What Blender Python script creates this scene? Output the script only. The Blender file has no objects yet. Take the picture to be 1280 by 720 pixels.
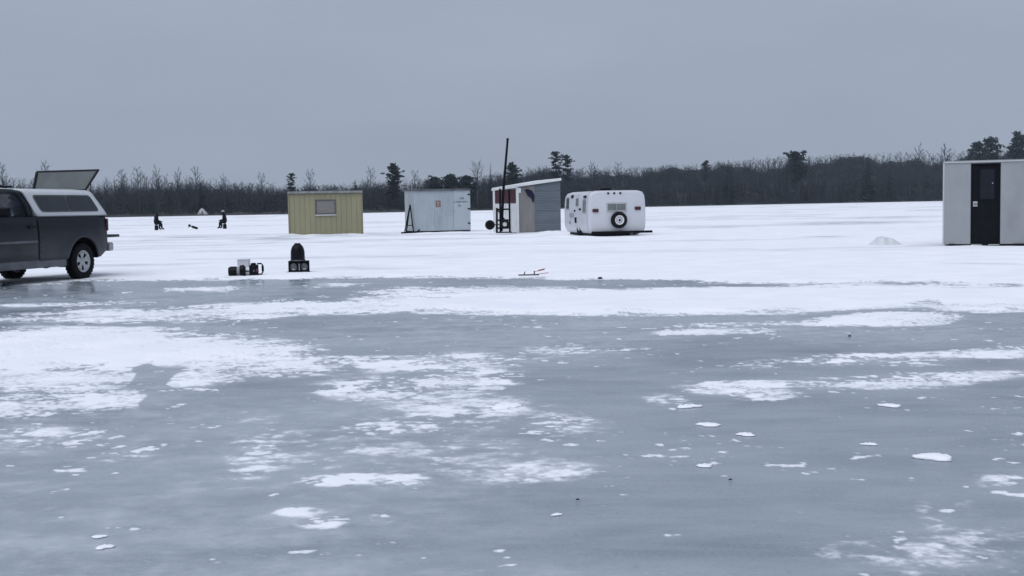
import bpy, bmesh, math, random
import numpy as np
from mathutils import Vector, Matrix, Euler

R = math.radians
rng = random.Random(7)
sc = bpy.context.scene
col = sc.collection

# ------------------------------------------------------------------ camera
CAM_H = 1.25
FPX = 1500.0                                   # focal length in pixels of the 1280 px wide photograph
PITCH = math.atan(102.5 / FPX)
ROLL = R(1.0)
cam_d = bpy.data.cameras.new('camera')
cam_d.sensor_width = 36.0
cam_d.lens = 36.0 * FPX / 1280.0
cam_d.clip_start = 0.1
cam_d.clip_end = 6000
cam = bpy.data.objects.new('camera', cam_d)
col.objects.link(cam)
CROT = Matrix.Rotation(math.pi / 2 - PITCH, 3, 'X') @ Matrix.Rotation(-ROLL, 3, 'Z')
cam.matrix_world = Matrix.Translation((0, 0, CAM_H)) @ CROT.to_4x4()
sc.camera = cam

# ------------------------------------------------------------------ sky, light, exposure
SUN_EL, SUN_AZ = R(58), R(205)                 # azimuth clockwise from +Y: behind and left of the camera
wd = bpy.data.worlds.new('World')
sc.world = wd
wd.use_nodes = True
wt = wd.node_tree
wt.nodes.clear()
wo = wt.nodes.new('ShaderNodeOutputWorld')
bg = wt.nodes.new('ShaderNodeBackground')
bg.inputs['Strength'].default_value = 0.1
sky = wt.nodes.new('ShaderNodeTexSky')
sky.sky_type = 'NISHITA'
sky.sun_disc = False
sky.sun_elevation = SUN_EL
sky.sun_rotation = SUN_AZ
sky.dust_density = 6.0
tcw = wt.nodes.new('ShaderNodeTexCoord')
mpw = wt.nodes.new('ShaderNodeMapping')
mpw.inputs['Scale'].default_value = (1.6, 1.6, 5.0)
nzw = wt.nodes.new('ShaderNodeTexNoise')
nzw.inputs['Scale'].default_value = 2.2
nzw.inputs['Detail'].default_value = 5
rpw = wt.nodes.new('ShaderNodeValToRGB')
rpw.color_ramp.elements[0].position = 0.3
rpw.color_ramp.elements[0].color = (2.80, 3.20, 3.96, 1)
rpw.color_ramp.elements[1].position = 0.72
rpw.color_ramp.elements[1].color = (3.16, 3.60, 4.40, 1)
mxw = wt.nodes.new('ShaderNodeMixRGB')
mxw.inputs['Fac'].default_value = 0.94          # closed cloud deck over the clear sky
wt.links.new(tcw.outputs['Generated'], mpw.inputs['Vector'])
wt.links.new(mpw.outputs['Vector'], nzw.inputs['Vector'])
wt.links.new(nzw.outputs['Fac'], rpw.inputs['Fac'])
wt.links.new(sky.outputs['Color'], mxw.inputs['Color1'])
wt.links.new(rpw.outputs['Color'], mxw.inputs['Color2'])
wt.links.new(mxw.outputs['Color'], bg.inputs['Color'])
wt.links.new(bg.outputs['Background'], wo.inputs['Surface'])

sun_d = bpy.data.lights.new('sun', 'SUN')
sun_d.energy = 1.5
sun_d.angle = R(70)
sun_d.color = (0.93, 0.965, 1.0)
sun = bpy.data.objects.new('sun', sun_d)
col.objects.link(sun)
sdir = Vector((math.sin(SUN_AZ) * math.cos(SUN_EL), math.cos(SUN_AZ) * math.cos(SUN_EL), math.sin(SUN_EL)))
sun.rotation_euler = (-sdir).to_track_quat('-Z', 'Y').to_euler()
sun.location = (0, -20, 40)

sc.view_settings.view_transform = 'Standard'
sc.view_settings.look = 'None'
sc.view_settings.gamma = 1.0
sc.view_settings.use_curve_mapping = False
sc.view_settings.exposure = 0.33
sc.render.engine = 'CYCLES'
sc.cycles.max_bounces = 6
sc.cycles.volume_bounces = 0
sc.cycles.use_denoising = True

# ------------------------------------------------------------------ survey helpers
def ray(px, py):
    d = Vector(((px - 640) / FPX, -(py - 360) / FPX, -1.0))
    return (CROT @ d)

def at_ground(px, py, z=0.0):
    d = ray(px, py)
    t = (z - CAM_H) / d.z
    return Vector((d.x * t, d.y * t, z))

def at_depth(px, py, Y):
    d = ray(px, py)
    t = Y / d.y
    return Vector((d.x * t, Y, CAM_H + d.z * t))

# ------------------------------------------------------------------ numpy noise
def _hash(ix, iy, seed):
    h = (ix.astype(np.int64) * 374761393 + iy.astype(np.int64) * 668265263 + seed * 144665) & 0x7fffffff
    h = ((h ^ (h >> 13)) * 1274126177) & 0x7fffffff
    h = (h ^ (h >> 16)) & 0xffffff
    return h / float(0xffffff)

def vnoise(x, y, seed=0):
    ix = np.floor(x); iy = np.floor(y)
    fx = x - ix; fy = y - iy
    fx = fx * fx * fx * (fx * (fx * 6 - 15) + 10); fy = fy * fy * fy * (fy * (fy * 6 - 15) + 10)
    a = _hash(ix, iy, seed); b = _hash(ix + 1, iy, seed)
    c = _hash(ix, iy + 1, seed); d = _hash(ix + 1, iy + 1, seed)
    return (a * (1 - fx) + b * fx) * (1 - fy) + (c * (1 - fx) + d * fx) * fy

def fbm(x, y, octs=5, seed=0, gain=0.5):
    s = np.zeros_like(x); amp = 1.0; tot = 0
    for o in range(octs):
        ca, sa = math.cos(o * 0.9 + 0.4), math.sin(o * 0.9 + 0.4)
        s += amp * vnoise((x * ca - y * sa) * 2 ** o + 17.3 * o, (x * sa + y * ca) * 2 ** o - 9.1 * o, seed + o)
        tot += amp; amp *= gain
    return s / tot

def zsc(a): return (a - a.mean()) / a.std()

def sstep(a, b, x):
    t = np.clip((x - a) / (b - a), 0, 1)
    return t * t * (3 - 2 * t)

# ------------------------------------------------------------------ materials
MATS = {}
def mat(name, color, rough=0.6, metal=0.0, var=0.15, scale=6.0, spec=0.5, bump=0.0, bscale=40.0, stretch=(1, 1, 1),
        dirt=None, dirt_fac=0.0, dirt_scale=2.0, coat=0.0):
    if name in MATS: return MATS[name]
    m = bpy.data.materials.new(name); m.use_nodes = True
    t = m.node_tree; N = t.nodes; L = t.links
    p = N['Principled BSDF']
    p.inputs['Roughness'].default_value = rough
    p.inputs['Metallic'].default_value = metal
    p.inputs['Specular IOR Level'].default_value = spec
    p.inputs['Coat Weight'].default_value = coat
    tc = N.new('ShaderNodeTexCoord'); mp = N.new('ShaderNodeMapping')
    mp.inputs['Scale'].default_value = stretch
    L.new(tc.outputs['Object'], mp.inputs['Vector'])
    nz = N.new('ShaderNodeTexNoise'); nz.inputs['Scale'].default_value = scale; nz.inputs['Detail'].default_value = 6
    L.new(mp.outputs['Vector'], nz.inputs['Vector'])
    rp = N.new('ShaderNodeValToRGB')
    rp.color_ramp.elements[0].position = 0.3; rp.color_ramp.elements[1].position = 0.7
    rp.color_ramp.elements[0].color = (*[c * (1 - var) for c in color], 1)
    rp.color_ramp.elements[1].color = (*[min(1, c * (1 + var)) for c in color], 1)
    L.new(nz.outputs['Fac'], rp.inputs['Fac'])
    out = rp.outputs['Color']
    if dirt:
        n2 = N.new('ShaderNodeTexNoise'); n2.inputs['Scale'].default_value = dirt_scale; n2.inputs['Detail'].default_value = 8
        n2.inputs['Roughness'].default_value = 0.65
        L.new(mp.outputs['Vector'], n2.inputs['Vector'])
        r2 = N.new('ShaderNodeValToRGB'); r2.color_ramp.elements[0].position = 0.45; r2.color_ramp.elements[1].position = 0.75
        r2.color_ramp.elements[0].color = (0, 0, 0, 1); r2.color_ramp.elements[1].color = (dirt_fac,) * 3 + (1,)
        L.new(n2.outputs['Fac'], r2.inputs['Fac'])
        mx = N.new('ShaderNodeMixRGB'); mx.inputs['Color2'].default_value = (*dirt, 1)
        L.new(r2.outputs['Color'], mx.inputs['Fac']); L.new(out, mx.inputs['Color1'])
        out = mx.outputs['Color']
    L.new(out, p.inputs['Base Color'])
    if bump > 0:
        b = N.new('ShaderNodeBump'); b.inputs['Strength'].default_value = bump; b.inputs['Distance'].default_value = 0.01
        n3 = N.new('ShaderNodeTexNoise'); n3.inputs['Scale'].default_value = bscale; n3.inputs['Detail'].default_value = 4
        L.new(mp.outputs['Vector'], n3.inputs['Vector']); L.new(n3.outputs['Fac'], b.inputs['Height'])
        L.new(b.outputs['Normal'], p.inputs['Normal'])
    MATS[name] = m
    return m

def glass(name, color, rough=0.08):
    m = mat(name, color, rough, var=0.2, scale=3.0, spec=0.4)
    return m

SNOW = mat('snow', (0.86, 0.87, 0.92), 0.85, var=0.03, scale=3, bump=0.6, bscale=18, spec=0.2)

def ground_material():
    m = bpy.data.materials.new('lake_ice_and_snow'); m.use_nodes = True
    t = m.node_tree; N = t.nodes; L = t.links
    p = N['Principled BSDF']
    geo = N.new('ShaderNodeNewGeometry')
    def noise(scale, detail, rough=0.55):
        n = N.new('ShaderNodeTexNoise'); n.inputs['Scale'].default_value = scale
        n.inputs['Detail'].default_value = detail; n.inputs['Roughness'].default_value = rough
        L.new(geo.outputs['Position'], n.inputs['Vector']); return n.outputs['Fac']
    def attr(nm):
        a = N.new('ShaderNodeAttribute'); a.attribute_name = nm; return a.outputs['Fac']
    def math_(op, a, b=None, clamp=False):
        n = N.new('ShaderNodeMath'); n.operation = op; n.use_clamp = clamp
        for i, v in enumerate((a, b)):
            if v is None: continue
            if isinstance(v, (int, float)): n.inputs[i].default_value = v
            else: L.new(v, n.inputs[i])
        return n.outputs[0]
    def maprange(v, a, b, c, d):
        n = N.new('ShaderNodeMapRange'); n.interpolation_type = 'SMOOTHSTEP'
        for i, x in enumerate((a, b, c, d)): n.inputs[i + 1].default_value = x
        L.new(v, n.inputs[0]); return n.outputs[0]
    def mix(f, a, b):
        n = N.new('ShaderNodeMixRGB')
        for k, v in (('Fac', f), ('Color1', a), ('Color2', b)):
            if isinstance(v, tuple): n.inputs[k].default_value = (*v, 1)
            elif isinstance(v, float): n.inputs[k].default_value = v
            else: L.new(v, n.inputs[k])
        return n.outputs['Color']
    # fine break-up of the snow edge that the mesh cannot carry
    fine = noise(26.0, 6, 0.6)
    grain = math_('MULTIPLY', math_('SUBTRACT', fine, 0.5), math_('MULTIPLY', math_('MULTIPLY', attr('snow'), math_('SUBTRACT', 1.0, attr('snow'))), 4.0))
    sm = maprange(math_('ADD', attr('snow'), grain), 0.02, 0.92, 0.0, 1.0)
    frost = math_('MULTIPLY', attr('frost'), maprange(noise(5.0, 8, 0.7), 0.35, 0.65, 0.35, 1.0), True)
    def streak(sx, sy, detail, rough):
        mp = N.new('ShaderNodeMapping'); mp.inputs['Scale'].default_value = (sx, sy, 1); mp.inputs['Rotation'].default_value = (0, 0, 0.12)
        L.new(geo.outputs['Position'], mp.inputs['Vector'])
        n = N.new('ShaderNodeTexNoise'); n.inputs['Scale'].default_value = 1.0; n.inputs['Detail'].default_value = detail; n.inputs['Roughness'].default_value = rough
        n.inputs['Distortion'].default_value = 0.6
        L.new(mp.outputs['Vector'], n.inputs['Vector']); return n.outputs['Fac']
    big = maprange(streak(0.30, 0.55, 6, 0.6), 0.3, 0.7, 0.0, 1.0)
    mid = maprange(streak(1.1, 3.4, 8, 0.68), 0.36, 0.68, 0.0, 1.0)
    ice = mix(big, (0.155, 0.188, 0.232), (0.285, 0.325, 0.37))
    ice = mix(math_('MULTIPLY', mid, 0.5), ice, (0.35, 0.39, 0.44))
    # scattered pale specks of blown snow and trapped air
    vor = N.new('ShaderNodeTexVoronoi'); vor.inputs['Scale'].default_value = 7.0
    L.new(geo.outputs['Position'], vor.inputs['Vector'])
    speck = math_('MULTIPLY', maprange(vor.outputs['Distance'], 0.05, 0.16, 1.0, 0.0), maprange(noise(0.9, 4), 0.5, 0.68, 0.0, 0.8))
    ice = mix(maprange(noise(55.0, 5, 0.7), 0.35, 0.7, 0.0, 0.28), ice, (0.40, 0.44, 0.49))
    ice = mix(maprange(noise(21.0, 4, 0.7), 0.58, 0.74, 0.0, 0.35), ice, (0.11, 0.13, 0.165))
    ice = mix(frost, ice, (0.60, 0.64, 0.70))
    ice = mix(speck, ice, (0.62, 0.65, 0.70))
    snw = mix(maprange(noise(1.1, 6), 0.3, 0.7, 0.0, 1.0), (0.83, 0.84, 0.91), (0.90, 0.905, 0.95))
    snw = mix(math_('MULTIPLY', attr('thin'), maprange(noise(0.8, 6), 0.35, 0.6, 0.3, 1.0)), snw, (0.42, 0.45, 0.51))
    L.new(mix(sm, ice, snw), p.inputs['Base Color'])
    ir = maprange(noise(1.3, 6, 0.65), 0.3, 0.7, 0.17, 0.36)
    ir = math_('ADD', math_('MULTIPLY', ir, math_('SUBTRACT', 1.0, math_('MULTIPLY', attr('wet'), 0.62))), math_('MULTIPLY', frost, 0.3))
    rr = N.new('ShaderNodeMix'); rr.data_type = 'FLOAT'
    L.new(sm, rr.inputs[0]); L.new(ir, rr.inputs[2]); rr.inputs[3].default_value = 0.9
    L.new(rr.outputs[0], p.inputs['Roughness'])
    sp = N.new('ShaderNodeMix'); sp.data_type = 'FLOAT'
    L.new(sm, sp.inputs[0]); sp.inputs[2].default_value = 0.42; sp.inputs[3].default_value = 0.1
    L.new(sp.outputs[0], p.inputs['Specular IOR Level'])
    p.inputs['IOR'].default_value = 1.36
    b1 = N.new('ShaderNodeBump'); b1.inputs['Distance'].default_value = 0.02
    L.new(math_('ADD', math_('MULTIPLY', sm, 0.28), 0.04), b1.inputs['Strength'])
    L.new(math_('ADD', noise(5.0, 8, 0.6), math_('MULTIPLY', sm, 0.4)), b1.inputs['Height'])
    L.new(b1.outputs['Normal'], p.inputs['Normal'])
    return m

# ------------------------------------------------------------------ mesh helpers
class MB:
    def __init__(s): s.v = []; s.f = []
    def add(s, vs, fs):
        o = len(s.v); s.v += [tuple(v) for v in vs]; s.f += [tuple(i + o for i in f) for f in fs]; return s
    def box(s, c, d, rot=None):
        hx, hy, hz = d[0] / 2, d[1] / 2, d[2] / 2
        pts = [Vector((x, y, z)) for x in (-hx, hx) for y in (-hy, hy) for z in (-hz, hz)]
        if rot: M = Euler(rot).to_matrix(); pts = [M @ p for p in pts]
        c = Vector(c)
        return s.add([p + c for p in pts], [(0, 1, 3, 2), (4, 6, 7, 5), (0, 4, 5, 1), (2, 3, 7, 6), (0, 2, 6, 4), (1, 5, 7, 3)])
    def tube(s, pts, rad, n=8, cap=True):
        pts = [Vector(p) for p in pts]
        if not isinstance(rad, (list, tuple)): rad = [rad] * len(pts)
        vs = []; fs = []
        up = None
        for i, p in enumerate(pts):
            d = (pts[min(i + 1, len(pts) - 1)] - pts[max(i - 1, 0)]).normalized()
            if up is None: up = Vector((0, 0, 1)) if abs(d.z) < 0.9 else Vector((1, 0, 0))
            a = d.cross(up)
            if a.length < 1e-4: a = d.cross(Vector((0, 1, 0)))
            a.normalize(); b = a.cross(d).normalized(); up = b
            for k in range(n):
                th = 2 * math.pi * k / n
                vs.append(p + (a * math.cos(th) + b * math.sin(th)) * rad[i])
        for i in range(len(pts) - 1):
            for k in range(n):
                k2 = (k + 1) % n
                fs.append((i * n + k, i * n + k2, (i + 1) * n + k2, (i + 1) * n + k))
        if cap:
            fs.append(tuple(range(n - 1, -1, -1))); fs.append(tuple((len(pts) - 1) * n + k for k in range(n)))
        return s.add(vs, fs)
    def prism(s, prof, y0, y1, axis='y'):
        n = len(prof)
        if axis == 'y': vs = [(a, y0, b) for a, b in prof] + [(a, y1, b) for a, b in prof]
        elif axis == 'x': vs = [(y0, a, b) for a, b in prof] + [(y1, a, b) for a, b in prof]
        else: vs = [(a, b, y0) for a, b in prof] + [(a, b, y1) for a, b in prof]
        fs = [tuple(range(n)), tuple(range(2 * n - 1, n - 1, -1))]
        for i in range(n):
            j = (i + 1) % n; fs.append((i, i + n, j + n, j))
        return s.add(vs, fs)
    def lathe(s, prof, n=24, axis='y', c=(0, 0, 0)):
        vs = []; fs = []
        for r, h in prof:
            for k in range(n):
                th = 2 * math.pi * k / n
                a, b = r * math.cos(th), r * math.sin(th)
                v = (a, h, b) if axis == 'y' else ((a, b, h) if axis == 'z' else (h, a, b))
                vs.append((v[0] + c[0], v[1] + c[1], v[2] + c[2]))
        for i in range(len(prof) - 1):
            for k in range(n):
                k2 = (k + 1) % n; fs.append((i * n + k, i * n + k2, (i + 1) * n + k2, (i + 1) * n + k))
        return s.add(vs, fs)
    def sheet(s, rows):
        nr, nc = len(rows), len(rows[0]); vs = [p for r in rows for p in r]; fs = []
        for i in range(nr - 1):
            for j in range(nc - 1):
                fs.append((i * nc + j, i * nc + j + 1, (i + 1) * nc + j + 1, (i + 1) * nc + j))
        return s.add(vs, fs)
    def build(s, name, m, parent=None, smooth=False, bevel=0.0, solid=0.0, merge=False):
        me = bpy.data.meshes.new(name); me.from_pydata(s.v, [], s.f)
        bm = bmesh.new(); bm.from_mesh(me)
        if merge: bmesh.ops.remove_doubles(bm, verts=bm.verts, dist=0.0005)
        bmesh.ops.recalc_face_normals(bm, faces=bm.faces); bm.to_mesh(me); bm.free()
        me.materials.append(m)
        o = bpy.data.objects.new(name, me); col.objects.link(o)
        if parent is not None: o.parent = parent
        if smooth:
            for p in me.polygons: p.use_smooth = True
            try: me.set_sharp_from_angle(angle=R(40))
            except Exception: pass
        if solid:
            md = o.modifiers.new('Solidify', 'SOLIDIFY'); md.thickness = solid; md.offset = -1
        if bevel:
            md = o.modifiers.new('Bevel', 'BEVEL'); md.width = bevel; md.segments = 2; md.limit_method = 'ANGLE'
        return o

def tag(o, label=None, cat=None, group=None, kind=None):
    for k, v in (('label', label), ('category', cat), ('group', group), ('kind', kind)):
        if v: o[k] = v
    return o

def thing(name, label, cat, loc, rz=0.0, group=None):
    e = bpy.data.objects.new(name, None); col.objects.link(e)
    e.location = loc; e.rotation_euler = (0, 0, rz); e.empty_display_size = 0.3
    return tag(e, label, cat, group)

def part(name, m, parent, parts_fn=None, **k):
    b = MB(); parts_fn(b); return b.build(name, m, parent, **k)

def pbox(name, m, parent, c, d, rot=None, bevel=0.0):
    return MB().box(c, d, rot).build(name, m, parent, bevel=bevel)

def ptube(name, m, parent, pts, r, n=8):
    return MB().tube(pts, r, n).build(name, m, parent, smooth=True)

# ================================================================== THE LAKE
# snow cover: patches surveyed on the ice. (x, y of centre, half width, reach to the far side, reach to the near side, cover, edge)
PATCH = []
def patch(px, py, rx, ry, cov, edge=0.45):
    c = at_ground(px, py); far = at_ground(px, py - ry); near = at_ground(px, py + ry); side = at_ground(px + rx, py)
    cov *= 0.74 if edge >= 1.0 else (0.92 if edge >= 0.8 else 1.06); edge = max(edge, .5)
    PATCH.append((c.x, c.y, side.x - c.x, far.y - c.y, c.y - near.y, cov, edge))
# drift crossing the whole width
patch(1000, 373, 540, 17, 1.1, 0.3); patch(640, 376, 230, 15, 0.95, 0.5); patch(760, 381, 190, 9, 0.9)
patch(380, 386, 210, 11, 0.72, 0.7); patch(180, 393, 190, 9, 0.62, 0.8); patch(560, 365, 120, 6, 0.55, 0.8)
patch(1130, 401, 120, 8, 0.88, 0.5); patch(900, 415, 110, 6, 0.66, 0.8); patch(1240, 384, 80, 9, 0.8)
patch(960, 404, 150, 4, 0.45, 0.9)
# the thick patch on the left
patch(90, 438, 190, 30, 0.97, 0.5); patch(60, 478, 130, 36, 0.74, 0.8); patch(330, 452, 120, 24, 0.74, 0.79)
patch(250, 440, 130, 20, 0.84, 0.7); patch(20, 508, 100, 16, 0.6, 0.8); patch(120, 505, 90, 14, 0.6, 0.8)
patch(250, 478, 60, 16, 0.72, 0.6); patch(430, 452, 60, 12, 0.55, 0.9)
# thinning to the right of it
patch(540, 457, 130, 16, 0.60, 0.9); patch(600, 478, 90, 16, 0.58, 0.9); patch(470, 490, 90, 16, 0.50, 0.9)
patch(530, 515, 60, 14, 0.60, 0.9); patch(470, 530, 70, 10, 0.55, 0.9); patch(620, 510, 60, 8, 0.5, 0.9)
patch(440, 595, 50, 10, 0.80, 0.9); patch(560, 505, 170, 44, 0.34, 1.0); patch(420, 560, 130, 44, 0.26, 1.0); patch(560, 560, 120, 40, 0.26, 1.0); patch(640, 580, 90, 12, 0.4, 1.0); patch(505, 596, 34, 10, 0.62, 0.8); patch(385, 632, 34, 8, 0.50, 0.9); patch(420, 645, 34, 9, 0.58, 0.9); patch(480, 642, 36, 8, 0.45, 0.9)
patch(640, 585, 100, 16, 0.42, 1.0); patch(700, 530, 80, 18, 0.44, 1.0); patch(310, 560, 50, 50, 0.42, 1.0)
patch(60, 545, 120, 22, 0.38, 1.0); patch(180, 560, 40, 14, 0.42, 1.0)
# right side streaks
patch(950, 482, 85, 12, 0.66, 0.8); patch(1000, 492, 50, 8, 0.5, 0.9); patch(1150, 473, 150, 13, 0.56, 0.9)
patch(1060, 448, 130, 9, 0.50, 0.9); patch(1200, 441, 110, 6, 0.58, 0.9); patch(850, 500, 40, 10, 0.42, 1.0)
patch(1120, 680, 180, 50, 0.29, 1.0); patch(1230, 600, 70, 20, 0.40, 1.0); patch(1130, 640, 60, 30, 0.26, 1.0)
patch(940, 455, 80, 8, 0.3, 1.0); patch(700, 440, 80, 10, 0.36, 1.0)
# wet strip: snow in front of the truck
patch(90, 378, 110, 3, 0.55, 0.9); patch(40, 356, 60, 2, 0.55, 0.9); patch(250, 362, 40, 3, 0.5, 0.9); patch(430, 356, 60, 3, 0.42, 1.0)

BARE = []                                      # (centre, half sizes, amount) where the cover is broken or thin
def bare(px, py, rx, ry, amt, edge=0.6):
    c = at_ground(px, py); far = at_ground(px, py - ry); near = at_ground(px, py + ry); side = at_ground(px + rx, py)
    BARE.append((c.x, c.y, side.x - c.x, far.y - c.y, c.y - near.y, amt, edge))
bare(203, 482, 24, 30, 0.75, 0.35); bare(222, 470, 20, 12, 0.3); bare(110, 462, 40, 10, 0.25, 0.9)
bare(770, 353, 150, 3.5, 0.8, 0.6); bare(1050, 354, 200, 2.2, 0.55, 0.8); bare(1220, 358, 70, 1.5, 0.5, 0.8); bare(640, 352, 40, 3, 0.6)
bare(1140, 381, 60, 2.0, 0.6, 0.8); bare(1000, 378, 40, 1.2, 0.4, 0.9); bare(560, 373, 90, 1.6, 0.35, 0.9)

THIN = []
def thin(px, py, rx, ry, amt):
    c = at_ground(px, py); far = at_ground(px, py - ry); near = at_ground(px, py + ry); side = at_ground(px + rx, py)
    amt = min(1.0, amt * 1.5)
    THIN.append((c.x, c.y, side.x - c.x, far.y - c.y, c.y - near.y, amt, 1.0))
thin(320, 300, 38, 3.5, 0.6); thin(1070, 279, 150, 2.6, 0.75); thin(900, 284, 70, 1.3, 0.6); thin(1110, 272, 120, 1.5, 0.5); thin(900, 272, 60, 1, 0.45)
thin(240, 297, 60, 1.5, 0.5); thin(180, 331, 90, 2, 0.5); thin(300, 314, 60, 1.5, 0.3); thin(1230, 280, 60, 2, 0.6); thin(1010, 297, 50, 1.2, 0.5)
thin(470, 335, 80, 2, 0.35); thin(560, 322, 90, 1.6, 0.2); thin(160, 302, 60, 1.5, 0.35); thin(1190, 334, 90, 1.3, 0.4); thin(890, 301, 50, 1, 0.35)
thin(480, 278, 40, 1.2, 0.35); thin(180, 282, 50, 1, 0.4); thin(850, 266, 90, 0.8, 0.3); thin(1000, 262, 140, 0.8, 0.35)

def blob(X, Y, pt):
    cx, cy, a, bf, bn, amt, edge = pt
    dy = Y - cy
    ex = (X - cx * Y / cy) / (a * np.maximum(Y, 0.5) / cy)
    ey = np.where(dy > 0, dy / bf, dy / bn)
    d = np.sqrt(ex * ex + ey * ey)
    return amt * (1 - sstep(1 - edge, 1 + edge * 0.5, d))

MOUND = []                                     # banked snow: x, y, half sizes, height

def cover(X, Y):
    # limit where closed snow begins, a wandering line about 22 m out
    w = (fbm(X * 0.18, Y * 0.12, 4, 31) - 0.5)
    px = 640 + X / np.maximum(Y, 0.3) * FPX
    edge_y = np.interp(px, [0, 130, 280, 420, 560, 660, 800, 900, 1000, 1280], [22.5, 22.7, 22.3, 21.9, 21.1, 20.3, 19.7, 18.9, 18.0, 17.2])
    wx = X + (fbm(X * 0.6, Y * 0.5, 3, 71) - 0.5) * 0.9
    wy = Y + (fbm(X * 0.5, Y * 0.6, 3, 77) - 0.5) * 1.1 * np.clip(Y / 12, 0.25, 1.4)
    far = sstep(-0.7, 0.9, (Y - edge_y) + w * 1.6)
    c = np.maximum(far * 1.1, 0.0 + 0.05 * sstep(.5, .7, fbm(X * .35, Y * .35, 3, 91)))
    for pt in PATCH: c = np.maximum(c, blob(wx, wy, pt))
    for pt in BARE: c = c - blob(wx, wy, pt)
    th = np.zeros_like(X)
    for pt in THIN: th = np.maximum(th, blob(X + w * 4, Y + w * 3, pt))
    th = np.maximum(th, 0.55 * sstep(.55, .75, fbm(X * .045 + 3, Y * .30, 5, 83, .6)) * sstep(23, 34, Y))
    return c, th

def build_lake():
    half = R(40)
    th_f = np.linspace(-half, half, 1180)
    th_c = np.concatenate([np.linspace(-math.pi, -half - 0.01, 110), th_f, np.linspace(half + 0.01, math.pi, 110)])
    rr = [0.6, 1.2, 1.8, 2.4]
    r = 2.9
    while r < 1500:
        rr.append(r)
        step = r * r / (CAM_H * FPX) * 0.95
        if r < 72: step = min(step, 0.30)
        r += max(0.008, min(step, 40))
    rr = np.array(rr)
    TH, RR = np.meshgrid(th_c, rr)
    X = np.sin(TH) * RR; Y = np.cos(TH) * RR
    c, thn = cover(X, Y)
    infront = (np.abs(TH) < half + 0.05)
    side = sstep(0.10, 0.6, fbm(X * 0.05, Y * 0.05, 3, 5))
    c = np.where(infront, c, np.where(RR > 22, 1.1, 0.35 * side))
    # break-up: coarse drifting plus fine crusty flecks; u runs 0..1 so that cover c is the share of ground under snow
    near = 1 / (1 + (RR / 9.0) ** 2)
    n_mid = zsc(fbm(X * 2.6, Y * 3.6, 4, 13, 0.6)); n_big = zsc(fbm(X * 0.8, Y * 0.9, 4, 3, 0.55))
    n_fin = zsc(fbm(X * 9.0, Y * 11.0, 3, 23, 0.65)); n_vf = zsc(fbm(X * 26.0, Y * 30.0, 3, 33, 0.65))
    w3, w4 = 0.25 + 0.45 * near, 0.5 * near
    n1 = (0.30 * n_big + 0.55 * n_mid + w3 * n_fin + w4 * n_vf) / np.sqrt(0.09 + 0.30 + w3 ** 2 + w4 ** 2)
    n1 = np.where(infront, n1, n_big)                       # the mesh is coarse behind and beside the camera
    u = 1 / (1 + np.exp(-1.75 * n1))
    n2 = (0.5 * n_mid + 0.5 * zsc(fbm(X * 1.3 + 40, Y * 2.6, 5, 63, 0.66)) + w3 * n_fin) / np.sqrt(0.5 + w3 ** 2)
    u2 = 1 / (1 + np.exp(-1.6 * n2))
    val = c - u
    fleck = sstep(1.55, 2.5, 0.75 * n_vf + 0.6 * n_fin + 0.45 * n_mid + 0.55 * n_big - 1.1 * (1 - sstep(0.02, 0.3, c))) * near * 0.9
    fleck2 = sstep(1.75, 2.6, 0.9 * n_fin + 0.6 * n_mid + 0.4 * n_big + 1.25 * sstep(0.02, .3, c) - 0.3) * 0.7
    thick = np.maximum(np.maximum(sstep(-0.08, 0.46, val), np.clip(fleck, 0, 1)), fleck2)
    dust = 0.62 * sstep(-0.55, 0.30, c - u2) * sstep(0.03, 0.30, c)
    thick = np.where(infront, thick, sstep(-.06, .36, val)); dust = np.where(infront, dust, 0)
    snow = 1 - (1 - thick) * (1 - dust)
    snow = np.where(c > 1.0, np.maximum(snow, sstep(0.95, 1.12, c) * 0.97), snow)
    lowf = fbm(X * 0.30, Y * 0.22, 4, 41)
    frost = np.clip(sstep(0.02, 0.35, c) * 0.50 * (0.35 + 0.65 * (1 - u2)) + 0.50 * sstep(0.36, 0.64, lowf) * (0.30 + 0.70 * (1 - u2)), 0, 0.75)
    wet = np.zeros_like(X)
    for (px, py, rx, ry, a) in ((90, 358, 240, 14, 1.0), (360, 352, 130, 9, 0.7)):
        cc = at_ground(px, py); fa = at_ground(px, py - ry); ne = at_ground(px, py + ry); sd = at_ground(px + rx, py)
        wet = np.maximum(wet, blob(X, Y, (cc.x, cc.y, sd.x - cc.x, fa.y - cc.y, cc.y - ne.y, a, 0.7)))
    roll = fbm(X * 0.45, Y * 0.35, 4, 51)
    h = 0.003 * thick + sstep(0.55, 1.15, c) * (0.012 + 0.055 * np.clip(roll - 0.25, 0, 1)) * (0.55 + 0.45 * thick)
    h *= 1 - 0.5 * sstep(12, 20, RR)
    h += sstep(1.0, 1.1, c) * sstep(14, 24, RR) * (0.09 * (fbm(X * 0.16, Y * 0.12, 4, 53) - 0.5) + 0.035 * (fbm(X * 0.7, Y * 0.45, 4, 57) - 0.5))
    for (mx, my, ma, mb, mh, rot) in MOUND:
        dx, dy = X - mx, Y - my
        ca, sa = math.cos(rot), math.sin(rot)
        u, v = (dx * ca + dy * sa) / ma, (-dx * sa + dy * ca) / mb
        rag = 0.55 + 0.9 * fbm(X * 1.6, Y * 1.6, 4, 61)
        h += mh * rag * np.exp(-(u ** 2) ** 2 - (v ** 2))
    h = h * (1 - sstep(200, 300, RR))
    nr, nc = X.shape
    co = np.stack([X, Y, h], -1).reshape(-1, 3)
    # one more vertex under the camera closes the sheet
    idx = np.arange(nr * nc).reshape(nr, nc)
    q = np.stack([idx[:-1, :-1], idx[:-1, 1:], idx[1:, 1:], idx[1:, :-1]], -1).reshape(-1, 4)
    q = q[:, ::-1]
    me = bpy.data.meshes.new('frozen_lake')
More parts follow.
